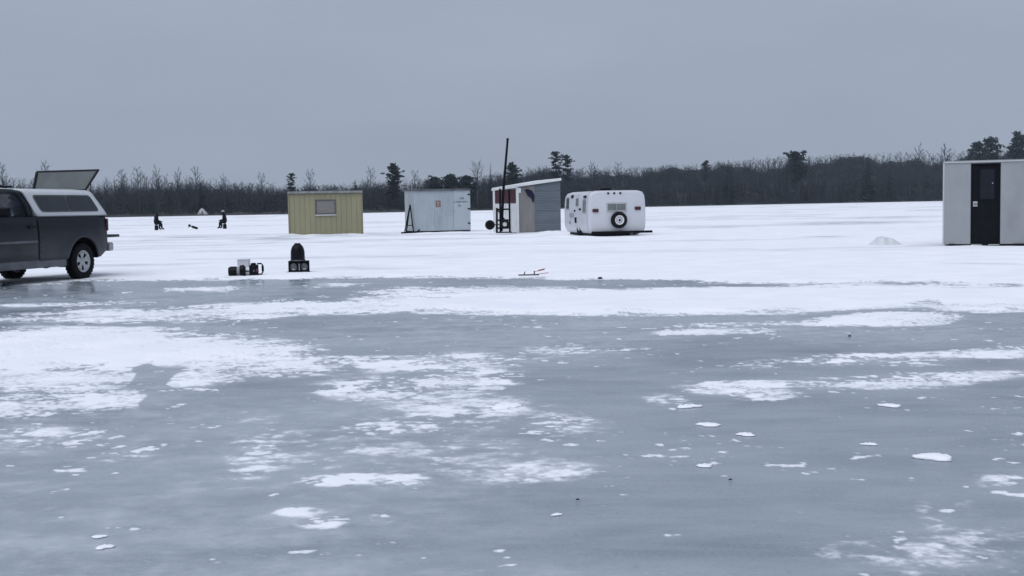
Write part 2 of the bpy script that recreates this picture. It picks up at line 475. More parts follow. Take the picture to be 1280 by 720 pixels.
    me.vertices.add(len(co)); me.vertices.foreach_set('co', co.astype(np.float32).ravel())
    me.loops.add(q.size); me.loops.foreach_set('vertex_index', q.astype(np.int32).ravel())
    me.polygons.add(len(q))
    me.polygons.foreach_set('loop_start', np.arange(0, q.size, 4, dtype=np.int32))
    me.polygons.foreach_set('loop_total', np.full(len(q), 4, dtype=np.int32))
    me.polygons.foreach_set('use_smooth', np.ones(len(q), dtype=bool))
    for nm, a in (('snow', snow), ('frost', frost), ('wet', wet), ('thin', thn)):
        at = me.attributes.new(nm, 'FLOAT', 'POINT'); at.data.foreach_set('value', a.astype(np.float32).ravel())
    me.update(); me.validate()
    me.materials.append(ground_material())
    o = bpy.data.objects.new('frozen_lake', me); col.objects.link(o)
    tag(o, 'frozen lake of grey ice with drifted snow', kind='structure')
    # normals up?
    if me.polygons[len(me.polygons) // 2].normal.z < 0: me.flip_normals()
    return o

# ================================================================== THE FAR SHORE
SHORE_PX = [-900, -300, 0, 430, 640, 800, 1000, 1170, 1280, 1600, 2300]
SHORE_D = [330, 345, 350, 340, 390, 450, 520, 570, 620, 680, 700]
def shore_d(px): return float(np.interp(px, SHORE_PX, SHORE_D))
TOP_PX = [-900, 0, 60, 140, 170, 250, 300, 350, 430, 460, 530, 560, 600, 640, 700, 760, 830, 880, 940, 1000, 1060, 1085, 1170, 1240, 1280, 1600, 2300]
TOP_Y = [212, 215, 221, 220, 214, 217, 224, 226, 229, 226, 219, 219, 217, 211, 207, 206, 206, 203, 197, 193, 192, 190, 187, 183, 178, 174, 178]
def h_at(px, py, D):
    return at_depth(px, py, D).z
def px_of(X, Y): return 640 + X / Y * FPX

def treeline_h(px, D):
    py = float(np.interp(px, TOP_PX, TOP_Y))
    pyr = py if -200 < px < 1500 else py + (640 - px) * 0.0175 * 0
    if px < 0: pyr = 215 + (0 - px) * 0.0175
    if px > 1280: pyr = 180 - (px - 1280) * 0.0175
    return h_at(px, pyr, D)

LITTER = mat('leaf_litter', (0.028, 0.029, 0.033), 0.95, var=0.4, scale=0.35, dirt=(0.3, 0.31, 0.33), dirt_fac=0.10, dirt_scale=0.12)
BARK = mat('bare_bark', (0.030, 0.035, 0.044), 0.95, var=0.25, scale=0.6)
BARK2 = mat('grey_bark', (0.085, 0.088, 0.095), 0.95, var=0.25, scale=0.6)
NEEDLE = mat('dark_needles', (0.010, 0.016, 0.018), 0.9, var=0.35, scale=0.8)
REED = mat('dry_reeds', (0.085, 0.08, 0.078), 0.95, var=0.3, scale=0.5)

def ridge_k(px):
    return float(np.interp(px, [-900, 560, 660, 880, 2300], [0.80, 0.88, 1.35, 1.45, 1.45])) * (1 + .10 * math.sin(px * .031) + .07 * math.sin(px * .083 + 1) + .05 * math.sin(px * .21))

def build_shore():
    # ground of the far bank, rising into a low wooded ridge
    pxs = np.linspace(-900, 2300, 260)
    b = MB(); rows = []
    prof = [(-3, -0.3), (0, 0.05), (4, 0.5), (12, 0.9), (30, 0.18), (55, 0.34), (90, 0.48), (140, 0.55), (260, 0.5), (420, 0.3)]
    for (off, hz) in prof:
        row = []
        for px in pxs:
            D = shore_d(px) + off
            X = (px - 640) / FPX * D
            if off <= 12: z = hz
            else: z = 0.9 + hz * max(2.0, treeline_h(px, D) - 0.9) * ridge_k(px)
            row.append((X, D, z + (0.25 * math.sin(px * 0.13) + 0.2 * math.sin(px * 0.041 + 1)) * (0.6 if off < 3 else 1)))
        rows.append(row)
    o = b.sheet(rows).build('wooded_hill', LITTER, smooth=True)
    tag(o, 'low far bank and wooded ridge', kind='structure')

def seg(V, F, p, q, r0, r1, n=3):
    d = (q - p)
    L = d.length
    if L < 1e-6: return
    d = d / L
    a = d.cross(Vector((0.31, 0.87, 0.2))).normalized(); b = a.cross(d)
    o = len(V)
    for (c, r) in ((p, r0), (q, r1)):
        for k in range(n):
            th = 2 * math.pi * k / n
            V.append(c + (a * math.cos(th) + b * math.sin(th)) * r)
    for k in range(n):
        k2 = (k + 1) % n
        F.append((o + k, o + k2, o + n + k2)); F.append((o + k, o + n + k2, o + n + k))

def sliver(V, F, p, q, r):
    d = (q - p); a = d.cross(Vector((rng.uniform(-1, 1), rng.uniform(-1, 1), 0.3)))
    if a.length < 1e-6: return
    a = a.normalized() * r
    o = len(V); V += [p - a, p + a, q]; F.append((o, o + 1, o + 2))

def bare_tree(seed, spread=0.34, n1=15, n2=6, n3=5, first=0.3, upward=0.75, thick=1.0):
    """A leafless tree of unit height: tapered trunk, limbs, branches and twigs."""
    r = random.Random(seed); V = []; F = []; W = []; G = []
    p = Vector((0, 0, 0)); pts = [p]
    for k in range(1, 9):
        pts.append(Vector((r.uniform(-.012, .012) + pts[-1].x, r.uniform(-.012, .012) + pts[-1].y, k / 8)))
    rad = lambda t: 0.0125 * thick * (1 - t) ** 0.8 + 0.0014
    for k in range(8): seg(V, F, pts[k], pts[k + 1], rad(k / 8), rad((k + 1) / 8), 4)
    def on(t):
        k = min(7, int(t * 8)); return pts[k].lerp(pts[k + 1], t * 8 - k)
    for i in range(n1):
        t = first + (0.97 - first) * (i + r.random()) / n1
        az = i * 2.4 + r.uniform(-.5, .5)
        up = upward * r.uniform(0.7, 1.3)
        d = Vector((math.cos(az), math.sin(az), up)).normalized()
        L = spread * r.uniform(0.65, 1.15) * (1.15 - t * 0.85)
        a = on(t); m = a + d * L * 0.5; e = m + (d + Vector((0, 0, 0.35))).normalized() * L * 0.5
        seg(V, F, a, m, rad(t) * 0.55, rad(t) * 0.38); seg(V, F, m, e, rad(t) * 0.38, 0.0012)
        for j in range(n2):
            u = 0.2 + 0.8 * (j + r.random()) / n2
            bpt = a.lerp(m, u * 2) if u < 0.5 else m.lerp(e, u * 2 - 1)
            d2 = (d + Vector((r.uniform(-1, 1), r.uniform(-1, 1), r.uniform(-0.1, 0.9)))).normalized()
            L2 = L * r.uniform(0.28, 0.5)
            e2 = bpt + d2 * L2
            seg(V, F, bpt, e2, 0.0022, 0.0009)
            for k in range(n3):
                s = bpt.lerp(e2, 0.25 + 0.75 * r.random())
                d3 = (d2 + Vector((r.uniform(-1, 1), r.uniform(-1, 1), r.uniform(-.3, 1)))).normalized()
                sliver(V, F, s, s + d3 * L2 * r.uniform(0.35, 0.75), 0.0016)
    return V, F

def brush(seed, n=55):
    r = random.Random(seed); V = []; F = []
    for i in range(n):
        az = r.uniform(0, 6.28); b = Vector((r.uniform(-.35, .35), r.uniform(-.35, .35), 0))
        d = Vector((math.cos(az) * 0.45, math.sin(az) * 0.45, 1)).normalized(); L = r.uniform(0.5, 1.0)
        e = b + d * L; sliver(V, F, b, e, 0.014)
        for j in range(3):
            s = b.lerp(e, r.uniform(.3, .95))
            sliver(V, F, s, s + Vector((r.uniform(-1, 1), r.uniform(-1, 1), r.uniform(0, 1.2))).normalized() * L * 0.3, 0.013)
    return V, F

def needle_clump(V, F, c, s, r, n=14):
    for k in range(n):
        d = Vector((r.gauss(0, 1), r.gauss(0, 1), r.gauss(0.1, 0.6))).normalized()
        p = c + Vector((d.x, d.y, d.z * 0.6)) * s * r.uniform(0.15, 1.0)
        t = Vector((r.uniform(-1, 1), r.uniform(-1, 1), r.uniform(-.5, .7))).normalized() * s * r.uniform(0.3, 0.55)
        u = t.cross(Vector((r.uniform(-1, 1), r.uniform(-1, 1), r.uniform(-1, 1)))).normalized() * s * r.uniform(0.12, 0.28)
        o = len(V); V += [p - t, p + u, p + t, p - u]; F.append((o, o + 1, o + 2)); F.append((o, o + 2, o + 3))

def pine(seed, first=0.42, spread=0.24, tiers=17, clump=0.055, per=4, lean=0.0, n=14, gap=0.12):
    """White pine of unit height: bare lower trunk, uneven flat tiers of needle clumps."""
    r = random.Random(seed); TV = []; TF = []; CV = []; CF = []
    pts = [Vector((lean * (k / 8) ** 2 + r.uniform(-.006, .006), r.uniform(-.006, .006), k / 8)) for k in range(9)]
    for k in range(8): seg(TV, TF, pts[k], pts[k + 1], 0.016 * (1 - k / 8.6), 0.016 * (1 - (k + 1) / 8.6), 5)
    def on(t):
        k = min(7, int(t * 8)); return pts[k].lerp(pts[k + 1], t * 8 - k)
    for i in range(tiers):
        t = first + (0.985 - first) * (i + r.uniform(0, .8)) / tiers
        if r.random() < gap: continue
        az = i * 2.3 + r.uniform(-.6, .6)
        s = (t - first) / (1 - first)
        L = spread * r.uniform(0.45, 1.2) * (0.55 + 1.2 * s * (1 - s) * 1.6) * (1.0 if s < 0.85 else 0.55)
        d = Vector((math.cos(az), math.sin(az), r.uniform(0.15, 0.6)))
        a = on(t); e = a + d * L
        seg(TV, TF, a, e, 0.005, 0.0015)
        for j in range(per):
            u = (j + 1) / per
            c = a.lerp(e, u) + Vector((r.uniform(-1, 1), r.uniform(-1, 1), r.uniform(-.2, .5))) * clump * 0.7
            needle_clump(CV, CF, c, clump * r.uniform(0.7, 1.25), r, n)
    needle_clump(CV, CF, pts[-1], clump * 0.8, r, n)
    return (TV, TF), (CV, CF)

def spruce(seed, base=0.06, width=0.15, tiers=26, n=11):
    r = random.Random(seed); TV = []; TF = []; CV = []; CF = []
    seg(TV, TF, Vector((0, 0, 0)), Vector((0, 0, 1)), 0.013, 0.001, 5)
    for i in range(tiers):
        t = base + (0.98 - base) * i / tiers
        w = width * (1 - t) ** 0.75 + 0.008
        for k in range(max(3, int(7 * (1 - t) + 3))):
            az = r.uniform(0, 6.28); L = w * r.uniform(0.55, 1.2)
            a = Vector((0, 0, t)); e = a + Vector((math.cos(az), math.sin(az), -0.25)) * L
            seg(TV, TF, a, e, 0.0025, 0.0008)
            needle_clump(CV, CF, a.lerp(e, 0.62), L * 0.5 + 0.006, r, n)
    needle_clump(CV, CF, Vector((0, 0, 0.985)), 0.012, r, 8)
    return (TV, TF), (CV, CF)

def mesh_of(name, VF, m):
    me = bpy.data.meshes.new(name); me.from_pydata([tuple(v) for v in VF[0]], [], VF[1]); me.materials.append(m); return me

def batch(name, m, items):
    """items: list of (V array, F array, location, scale xyz, rotation z) joined into one mesh."""
    vs = []; fs = []; o = 0
    for V, F, loc, s, rz in items:
        c, n = math.cos(rz), math.sin(rz)
        x = V[:, 0] * s[0]; y = V[:, 1] * s[1]
        vs.append(np.stack([x * c - y * n + loc[0], x * n + y * c + loc[1], V[:, 2] * s[2] + loc[2]], -1)); fs.append(F + o); o += len(V)
    vs = np.concatenate(vs).astype(np.float32); fs = np.concatenate(fs).astype(np.int32)
    me = bpy.data.meshes.new(name)
    me.vertices.add(len(vs)); me.vertices.foreach_set('co', vs.ravel())
    me.loops.add(fs.size); me.loops.foreach_set('vertex_index', fs.ravel())
    me.polygons.add(len(fs)); me.polygons.foreach_set('loop_start', np.arange(0, fs.size, 3, dtype=np.int32))
    me.polygons.foreach_set('loop_total', np.full(len(fs), 3, dtype=np.int32))
    me.update(); me.materials.append(m)
    ob = bpy.data.objects.new(name, me); col.objects.link(ob)
    return ob

def arr(VF): return np.array([tuple(v) for v in VF[0]], dtype=np.float64), np.array(VF[1], dtype=np.int64)

def bank_z(px, off):
    if off <= 12: return float(np.interp(off, [0, 4, 12], [0.05, 0.5, 0.9]))
    D = shore_d(px) + off
    k = float(np.interp(off, [12, 30, 55, 90, 140], [0.0, 0.18, 0.34, 0.48, 0.55]))
    return 0.9 + k * max(2.0, treeline_h(px, D) - 0.9) * ridge_k(px)

def build_forest():
    r = random.Random(21)
    full = [arr(bare_tree(100 + i, spread=r.uniform(.22, .36), n1=15, n2=6, n3=5, first=r.uniform(.22, .4))) for i in range(7)]
    lite = [arr(bare_tree(200 + i, spread=r.uniform(.26, .36), n1=13, n2=5, n3=4, first=0.15, thick=1.1)) for i in range(5)]
    br = [arr(brush(300 + i)) for i in range(5)]
    items = []; under = []; ever = []
    for off, stepm, pool, hs in ((6, 3.0, full, (0.6, 0.95)), (11, 2.9, full, (0.6, 0.98)), (19, 3.2, lite, (0.6, 0.98)), (30, 3.4, lite, (.62, .97)), (45, 3.6, lite, (.7, .97)), (65, 3.8, lite, (.72, .98)), (90, 4.2, lite, (.75, 1.0))):
        px = -330.0
        while px < 1560:
            D = shore_d(px) + off + r.uniform(-3, 3)
            X = (px - 640) / FPX * D
            z = bank_z(px, off)
            H = (treeline_h(px, D)) - z
            fr = r.uniform(*hs)
            if 880 < px < 1080: fr = 0.86 + 0.13 * r.random()      # the smooth even crown of the ridge
            H = max(4.0, H * fr)
            if px < -20 or px > 1300: stp = stepm * 1.8
            else: stp = stepm
            V, F = r.choice(pool)
            w = max(H, 9) * r.uniform(0.8, 1.15)
            items.append((V, F, (X, D, z - 0.2), (w, w, H), r.uniform(0, 6.28)))
            px += stp * FPX / D * r.uniform(0.6, 1.4)
    o = batch('bare_woodland', BARK, items)
    tag(o, 'leafless wood along the far shore', kind='stuff')
    for off, stepm, hh in ((3.5, 1.6, (1.2, 3.0)), (9, 1.9, (2.5, 5.0)), (18, 2.2, (3, 6.5)), (30, 2.4, (3, 7.5)), (55, 2.2, (3, 7)), (80, 2.2, (3, 7))):
        px = -330.0
        while px < 1560:
            D = shore_d(px) + off + r.uniform(-2, 2)
            X = (px - 640) / FPX * D; z = bank_z(px, off)
            if off < 5 and (238 < px < 266 or 450 < px < 478): px += 3; continue
            V, F = r.choice(br); h = r.uniform(*hh); w = h * r.uniform(.6, 1.0) + .6
            under.append((V, F, (X, D, z - 0.1), (w, w, h), r.uniform(0, 6.28)))
            px += (stepm if -20 < px < 1300 else stepm * 1.7) * FPX / D * r.uniform(.5, 1.5)
    o = batch('undergrowth', BARK, under); tag(o, 'tangled leafless undergrowth below the far wood', kind='stuff')
    sp = [arr(spruce(400 + i, width=r.uniform(.14, .22), tiers=15, n=7)[1]) for i in range(3)]
    for off in (12, 22, 40):
        px = -330.0
        while px < 1560:
            D = shore_d(px) + off + r.uniform(-4, 4)
            X = (px - 640) / FPX * D; z = bank_z(px, off)
            V, F = r.choice(sp); h = min(r.uniform(4.5, 10), 0.72 * (treeline_h(px, D) - z)); w = h * r.uniform(.9, 1.4)
            if 600 > px > 430: h *= 1.15
            ever.append((V, F, (X, D, z - 0.1), (w, w, h), r.uniform(0, 6.28)))
            px += r.uniform(6, 26) * FPX / D
    o = batch('young_evergreens', NEEDLE, ever); tag(o, 'young evergreens mixed through the far wood', kind='stuff')
    # reeds on the shoreline
    items = []
    V = np.array([(-.05, 0, 0), (.05, 0, 0), (.0, 0.02, 1), (.1, .05, 0), (.18, .0, 0), (.22, .05, .8), (-.2, .1, 0), (-.1, .1, 0), (-.22, .1, .9)]); F = np.array([(0, 1, 2), (3, 4, 5), (6, 7, 8)])
    px = -330.0
    while px < 1560:
        D = shore_d(px) + r.uniform(-1.0, 3); X = (px - 640) / FPX * D
        h = r.uniform(.25, 1.0) * (1.25 if px < 380 else 0.7)
        items.append((V, F, (X, D, 0.0), (1, 1, h), r.uniform(-.5, .5))); px += 0.5 * r.uniform(.4, 1.6)
    o = batch('dry_reeds', REED, items); tag(o, 'strip of dry reeds along the far shoreline', kind='stuff')

TREES = [
 # kind, px, top y, distance behind the shoreline, label
 ('bare', 8, 205, 5, 'bare twiggy tree at the far left, beyond the truck cab'),
 ('bare', 63, 203, 8, 'bare round-topped tree rising just above the raised hatch of the truck'),
 ('bare', 158, 213, 4, 'bare thin tree right of the truck hatch, leftmost of the tall trunks'),
 ('bare', 178, 210, 4, 'tall bare tree on the shore above the gap left of the left seated person'),
 ('bare', 199, 211, 4, 'tall bare tree directly above the left seated person'),
 ('bare', 226, 214, 5, 'bare tree between the left seated person and the dark evergreen'),
 ('bare', 249, 210, 6, 'spindly bare tree rising behind the small dark evergreen above the white shelter'),
 ('spruce', 255, 226, 4, 'small dark evergreen above the white shelter on the far shore'),
 ('bare', 284, 220, 5, 'bare tree directly above the right seated person'),
 ('bare', 331, 217, 6, 'thin bare tree left of the yellow shack'),
 ('pine', 368, 217, 9, 'round dark pine showing over the left end of the yellow shack roof'),
 ('bare', 391, 213, 9, 'bare wide tree rising behind the yellow shack roof'),
 ('spruce', 447, 224, 4, 'pointed dark evergreen at the right edge of the yellow shack'),
 ('bare', 466, 210, 7, 'pale bare tree between the yellow shack and the big dark pine'),
 ('pine_thick', 495, 206, 5, 'big dark full pine between the yellow shack and the pale grey shack'),
 ('bare', 521, 214, 6, 'faint bare tree behind the left end of the pale grey shack'),
 ('pine_bush', 546, 223, 8, 'low dark pine just over the left half of the pale grey shack roof'),
 ('pine_bush', 566, 220, 8, 'rounded dark pine over the lettered door of the pale grey shack'),
 ('pine_bush', 586, 221, 8, 'rounded dark pine over the right end of the pale grey shack'),
 ('bare_pale', 600, 203, 4, 'pale grey bare tree left of the tall black pole'),
 ('spruce_thin', 616, 203, 6, 'thin pointed evergreen just left of the tall black pole'),
 ('pine_thick', 643, 205, 6, 'broad dark pine behind the tall black pole'),
 ('pine', 697, 190, 9, 'open-crowned pine above the right end of the red-topped shack, left of its twin'),
 ('pine', 711, 194, 9, 'dense-topped pine above the left end of the white camper, right of a twin pine'),
 ('bare', 741, 204, 9, 'bare round-topped tree above the left half of the white camper'),
 ('bare', 773, 204, 10, 'faint bare tree above the roof vent of the white camper'),
 ('pine', 884, 201, 14, 'low pine at the left foot of the smooth wooded ridge'),
 ('spruce', 912, 198, 14, 'pointed evergreen at the left foot of the smooth wooded ridge'),
 ('spruce', 897, 232, 3, 'short dark evergreen on the shoreline below the left foot of the ridge'),
 ('spruce', 915, 230, 3, 'short dark evergreen on the shoreline right of a narrower one'),
 ('pine_wide', 996, 191, 6, 'large wide pine standing out against the smooth wooded ridge'),
 ('spruce', 1086, 191, 6, 'dark evergreen right of the smooth ridge, left of the columnar one'),
 ('column', 1113, 203, 4, 'dark columnar evergreen midway between the ridge and the right hand shack'),
 ('spruce', 1052, 238, 3, 'short dark evergreen on the shoreline under the smooth ridge'),
 ('bare', 1150, 184, 7, 'bare tree left of the grey shack with the black door'),
 ('bare', 1183, 182, 7, 'bare tree over the left corner of the grey shack with the black door'),
 ('pine_thick', 1222, 180, 7, 'rounded dark pine over the black door, left of a taller pine'),
 ('pine_thick', 1238, 174, 7, 'tall pointed dark pine over the right side of the black door'),
 ('pine_thick', 1273, 168, 7, 'tall dark pine at the far right edge above the grey shack'),
]
def build_trees():
    protos = {}
    def proto(kind):
        k = rng.randrange(3)
        key = (kind, k)
        if key not in protos:
            s = hash(kind) % 1 + 500 + k + 10 * len(kind)
            if kind.startswith('bare'):
                V, F = bare_tree(s, spread=0.30 if kind == 'bare' else 0.36, n1=17, n2=7, n3=7, first=0.35 if k else 0.45, upward=0.9, thick=1.15)
                nt = 0
                # trunk mesh = first 8 segments; everything finer is the crown
                tv, tf = V[:64], F[:64]
                me_t = mesh_of('trunk', (tv, tf), BARK2 if kind == 'bare_pale' else BARK)
                used = [tuple(i - 64 for i in f) for f in F[64:]]
                me_c = mesh_of('crown', (V[64:], used), BARK2 if kind == 'bare_pale' else BARK)
            else:
                if kind == 'pine': T, C = pine(s + 1, 0.5, 0.115, 22, 0.042, 4, n=18, gap=.08)
                elif kind == 'pine_thick': T, C = pine(s, 0.25, 0.18, 44, 0.06, 4, n=18, gap=0.0)
                elif kind == 'pine_wide': T, C = pine(s + 2, 0.40, 0.28, 32, 0.06, 5, lean=0.03, n=18, gap=.05)
                elif kind == 'pine_bush': T, C = pine(s, 0.15, 0.33, 60, 0.085, 4, n=18, gap=0.0)
                elif kind == 'column': T, C = spruce(s, 0.05, 0.11, 26, 12)
                elif kind == 'spruce_thin': T, C = spruce(s, 0.2, 0.07, 24, 10)
                else: T, C = spruce(s, 0.06, 0.17, 24, 11)
                me_t = mesh_of('trunk', T, BARK); me_c = mesh_of('crown', C, NEEDLE)
            protos[key] = (me_t, me_c)
        return protos[key]
    for kind, px, ty, off, label in TREES:
        D = shore_d(px) + off; X = (px - 640) / FPX * D
        z = bank_z(px, off) - 0.15
        H = h_at(px, ty, D) - z
        nm = {'bare': 'bare_tree', 'bare_pale': 'bare_tree', 'pine': 'pine_tree', 'pine_thick': 'pine_tree', 'pine_wide': 'pine_tree', 'pine_bush': 'pine_tree'}.get(kind, 'evergreen_tree')
        e = thing(nm, label, 'tree', (X, D, z), rng.uniform(0, 6.28), 'trees standing out of the far wood')
        w = H * (1.0 if kind != 'bare' else 0.95)
        e.scale = (w, w, H)
        mt, mc = proto(kind)
        for n_, me in (('trunk', mt), ('crown', mc)):
            o = bpy.data.objects.new(n_, me); col.objects.link(o); o.parent = e
    return

# ================================================================== OBJECT MATERIALS
YELLOW = mat('yellow_siding', (0.262, 0.246, 0.150), 0.65, var=0.08, scale=2, stretch=(1, 1, .3), dirt=(0.22, 0.21, 0.15), dirt_fac=0.6, dirt_scale=1.3)
YTRIM = mat('yellow_trim', (0.21, 0.19, 0.125), 0.6, var=0.1)
ROOFD = mat('dark_roofing', (0.075, 0.08, 0.09), 0.8, var=0.3, scale=4, dirt=(0.3, 0.31, 0.33), dirt_fac=0.4)
DKFRAME = mat('dark_frame', (0.09, 0.09, 0.095), 0.6)
CURTAIN = mat('grey_blind', (0.23, 0.22, 0.21), 0.8, var=0.12, scale=3, stretch=(1, 1, 8))
PALEBLUE = mat('pale_grey_paint', (0.36, 0.41, 0.45), 0.55, var=0.06, scale=1.5, stretch=(1, 1, .35), dirt=(0.20, 0.22, 0.235), dirt_fac=0.6, dirt_scale=1.3)
PALEBLUE2 = mat('pale_grey_paint_worn', (0.38, 0.43, 0.47), 0.5, var=0.05, scale=2)
BLACK = mat('black_metal', (0.008, 0.009, 0.012), 0.55, var=0.3, spec=0.05)
BLACKP = mat('black_plastic', (0.006, 0.007, 0.010), 0.35, var=0.3, spec=0.12)
RUBBER = mat('tyre_rubber', (0.010, 0.010, 0.012), 0.85, var=0.3, scale=12, spec=0.12)
WHITEP = mat('white_paint', (0.68, 0.69, 0.71), 0.45, var=0.05, dirt=(0.45, 0.46, 0.47), dirt_fac=0.5)
REDP = mat('faded_red_panel', (0.065, 0.02, 0.03), 0.6, var=0.25, spec=0.3)
REDL = mat('red_lens', (0.07, 0.014, 0.022), 0.25, var=0.2)
PLY = mat('weathered_plywood', (0.20, 0.19, 0.19), 0.8, var=0.12, scale=2, stretch=(3, 3, .4))
TIN = mat('grey_corrugated_metal', (0.105, 0.125, 0.15), 0.55, 0.2, var=0.14, scale=1.5, stretch=(.4, .4, 2))
TARP = mat('dark_blue_tarp', (0.014, 0.013, 0.036), 0.8, var=0.3, spec=0.2)
FIBRE = mat('white_fibreglass', (0.55, 0.565, 0.61), 0.38, var=0.03, scale=1.5, dirt=(0.40, 0.41, 0.44), dirt_fac=0.4, dirt_scale=1.5, coat=0.2)
GLASSD = glass('dark_glass', (0.022, 0.028, 0.036), 0.12)
GLASSG = glass('grey_glass', (0.16, 0.175, 0.18), 0.15)
GREYWALL = mat('grey_wall_sheet', (0.285, 0.30, 0.32), 0.65, var=0.08, scale=1.2, stretch=(1, 1, .4), dirt=(0.17, 0.175, 0.185), dirt_fac=0.55, dirt_scale=1.0)
GREYTRIM = mat('light_grey_trim', (0.42, 0.435, 0.45), 0.55, var=0.05)
DOORBLK = mat('black_door_paint', (0.004, 0.005, 0.008), 0.45, var=0.3, spec=0.12)
ALU = mat('aluminium', (0.45, 0.46, 0.48), 0.4, 0.7, var=0.1)
SIGNR = mat('dull_red_sign', (0.20, 0.10, 0.11), 0.6, var=0.25, scale=25)
INK = mat('black_ink', (0.02, 0.022, 0.03), 0.7)
WOOD = mat('old_timber', (0.20, 0.17, 0.14), 0.85, var=0.2)
RIM = mat('silver_rim', (0.42, 0.44, 0.46), 0.35, 0.5, var=0.12, dirt=(.2, .2, .2), dirt_fac=0.5)

def paint():
    """Dark blue-grey car paint with pale salt spray creeping up from the sills."""
    m = bpy.data.materials.new('dark_blue_car_paint'); m.use_nodes = True
    t = m.node_tree; N = t.nodes; L = t.links; p = N['Principled BSDF']
    tc = N.new('ShaderNodeTexCoord'); n = N.new('ShaderNodeTexNoise'); n.inputs['Scale'].default_value = 2.2; n.inputs['Detail'].default_value = 8; n.inputs['Roughness'].default_value = 0.6
    L.new(tc.outputs['Object'], n.inputs['Vector'])
    sx = N.new('ShaderNodeSeparateXYZ'); L.new(tc.outputs['Object'], sx.inputs[0])
    mr = N.new('ShaderNodeMapRange'); mr.inputs[1].default_value = 1.0; mr.inputs[2].default_value = 0.3
    L.new(sx.outputs['Z'], mr.inputs[0])
    mu = N.new('ShaderNodeMath'); mu.operation = 'MULTIPLY'; L.new(mr.outputs[0], mu.inputs[0]); L.new(n.outputs['Fac'], mu.inputs[1])
    mu2 = N.new('ShaderNodeMath'); mu2.operation = 'MULTIPLY'; mu2.inputs[1].default_value = 0.9; mu2.use_clamp = True; L.new(mu.outputs[0], mu2.inputs[0])
    mx = N.new('ShaderNodeMixRGB'); mx.inputs['Color1'].default_value = (0.005, 0.009, 0.016, 1); mx.inputs['Color2'].default_value = (0.15, 0.16, 0.178, 1)
    L.new(mu2.outputs[0], mx.inputs['Fac']); L.new(mx.outputs['Color'], p.inputs['Base Color'])
    p.inputs['Roughness'].default_value = 0.5; p.inputs['Specular IOR Level'].default_value = 0.22; p.inputs['Coat Weight'].default_value = 0.04; p.inputs['Coat Roughness'].default_value = 0.2
    return m
CARBLUE = paint()
SILL = mat('salted_sill', (0.12, 0.13, 0.145), 0.7, var=0.25, scale=4)
CAPWHITE = mat('white_truck_cap', (0.55, 0.57, 0.60), 0.35, var=0.04, coat=0.3)

# ================================================================== WHEEL
def wheel(parent, name, c, r, w, axis='y', rimmat=None, spokes=5, hub=0.62, tread=True):
    """tyre with tread blocks, rim with holes; axle along local y. One part with two sub-parts."""
    rimmat = rimmat or RIM
    t = MB()
    prof = [(r * hub, -w * .40), (r * hub * 1.06, -w * .48), (r * .82, -w * .52), (r * .95, -w * .46), (r, -w * .36), (r * 1.0, 0), (r, w * .36), (r * .95, w * .46), (r * .82, w * .52), (r * hub * 1.06, w * .48), (r * hub, w * .40)]
    t.lathe(prof, 36, axis, c)
    if tread and r > 0.25:
        for k in range(30):
            th = 2 * math.pi * k / 30
            for sgn in (-1, 1):
                a = Vector((math.cos(th) * (r + .003), 0, math.sin(th) * (r + .003)))
                t.box((c[0] + a.x, c[1] + sgn * w * .23, c[2] + a.z), (0.022, w * .34, 0.042), (0, -th, 0))
    wo = t.build(name, RUBBER, parent, smooth=True)
    wo.name = name
    b = MB()
    rr = r * hub
    for sgn in (1, -1):
        n = 40; vs = []; fs = []
        # dished face with openings: ring + spokes + hub
        b.lathe([(rr * 1.02, sgn * w * .42), (rr * .97, sgn * w * .44), (rr * .86, sgn * w * .36), (rr * .80, sgn * w * .30)], 36, axis, c)
        b.lathe([(rr * .40, sgn * w * .28), (rr * .30, sgn * w * .36), (rr * .16, sgn * w * .40), (0.001, sgn * w * .41)], 24, axis, c)
        for k in range(spokes):
            th = 2 * math.pi * k / spokes + 0.3
            half = math.pi / spokes * 0.62
            pts = []
            for rad, yy in ((rr * .36, sgn * w * .29), (rr * .83, sgn * w * .31)):
                for s_ in (-1, 1):
                    a = th + s_ * half
                    pts.append((c[0] + rad * math.cos(a), c[1] + yy, c[2] + rad * math.sin(a)))
            b.add(pts, [(0, 1, 3, 2)])
    b.build('rim', rimmat, wo, smooth=False)
    MB().lathe([(rr * 0.98, -w * .2), (0.001, -w * .2)], 24, axis, c).lathe([(rr * .98, w * .2), (0.001, w * .2)], 24, axis, c).build('brake_plate', BLACK, wo)
    return wo

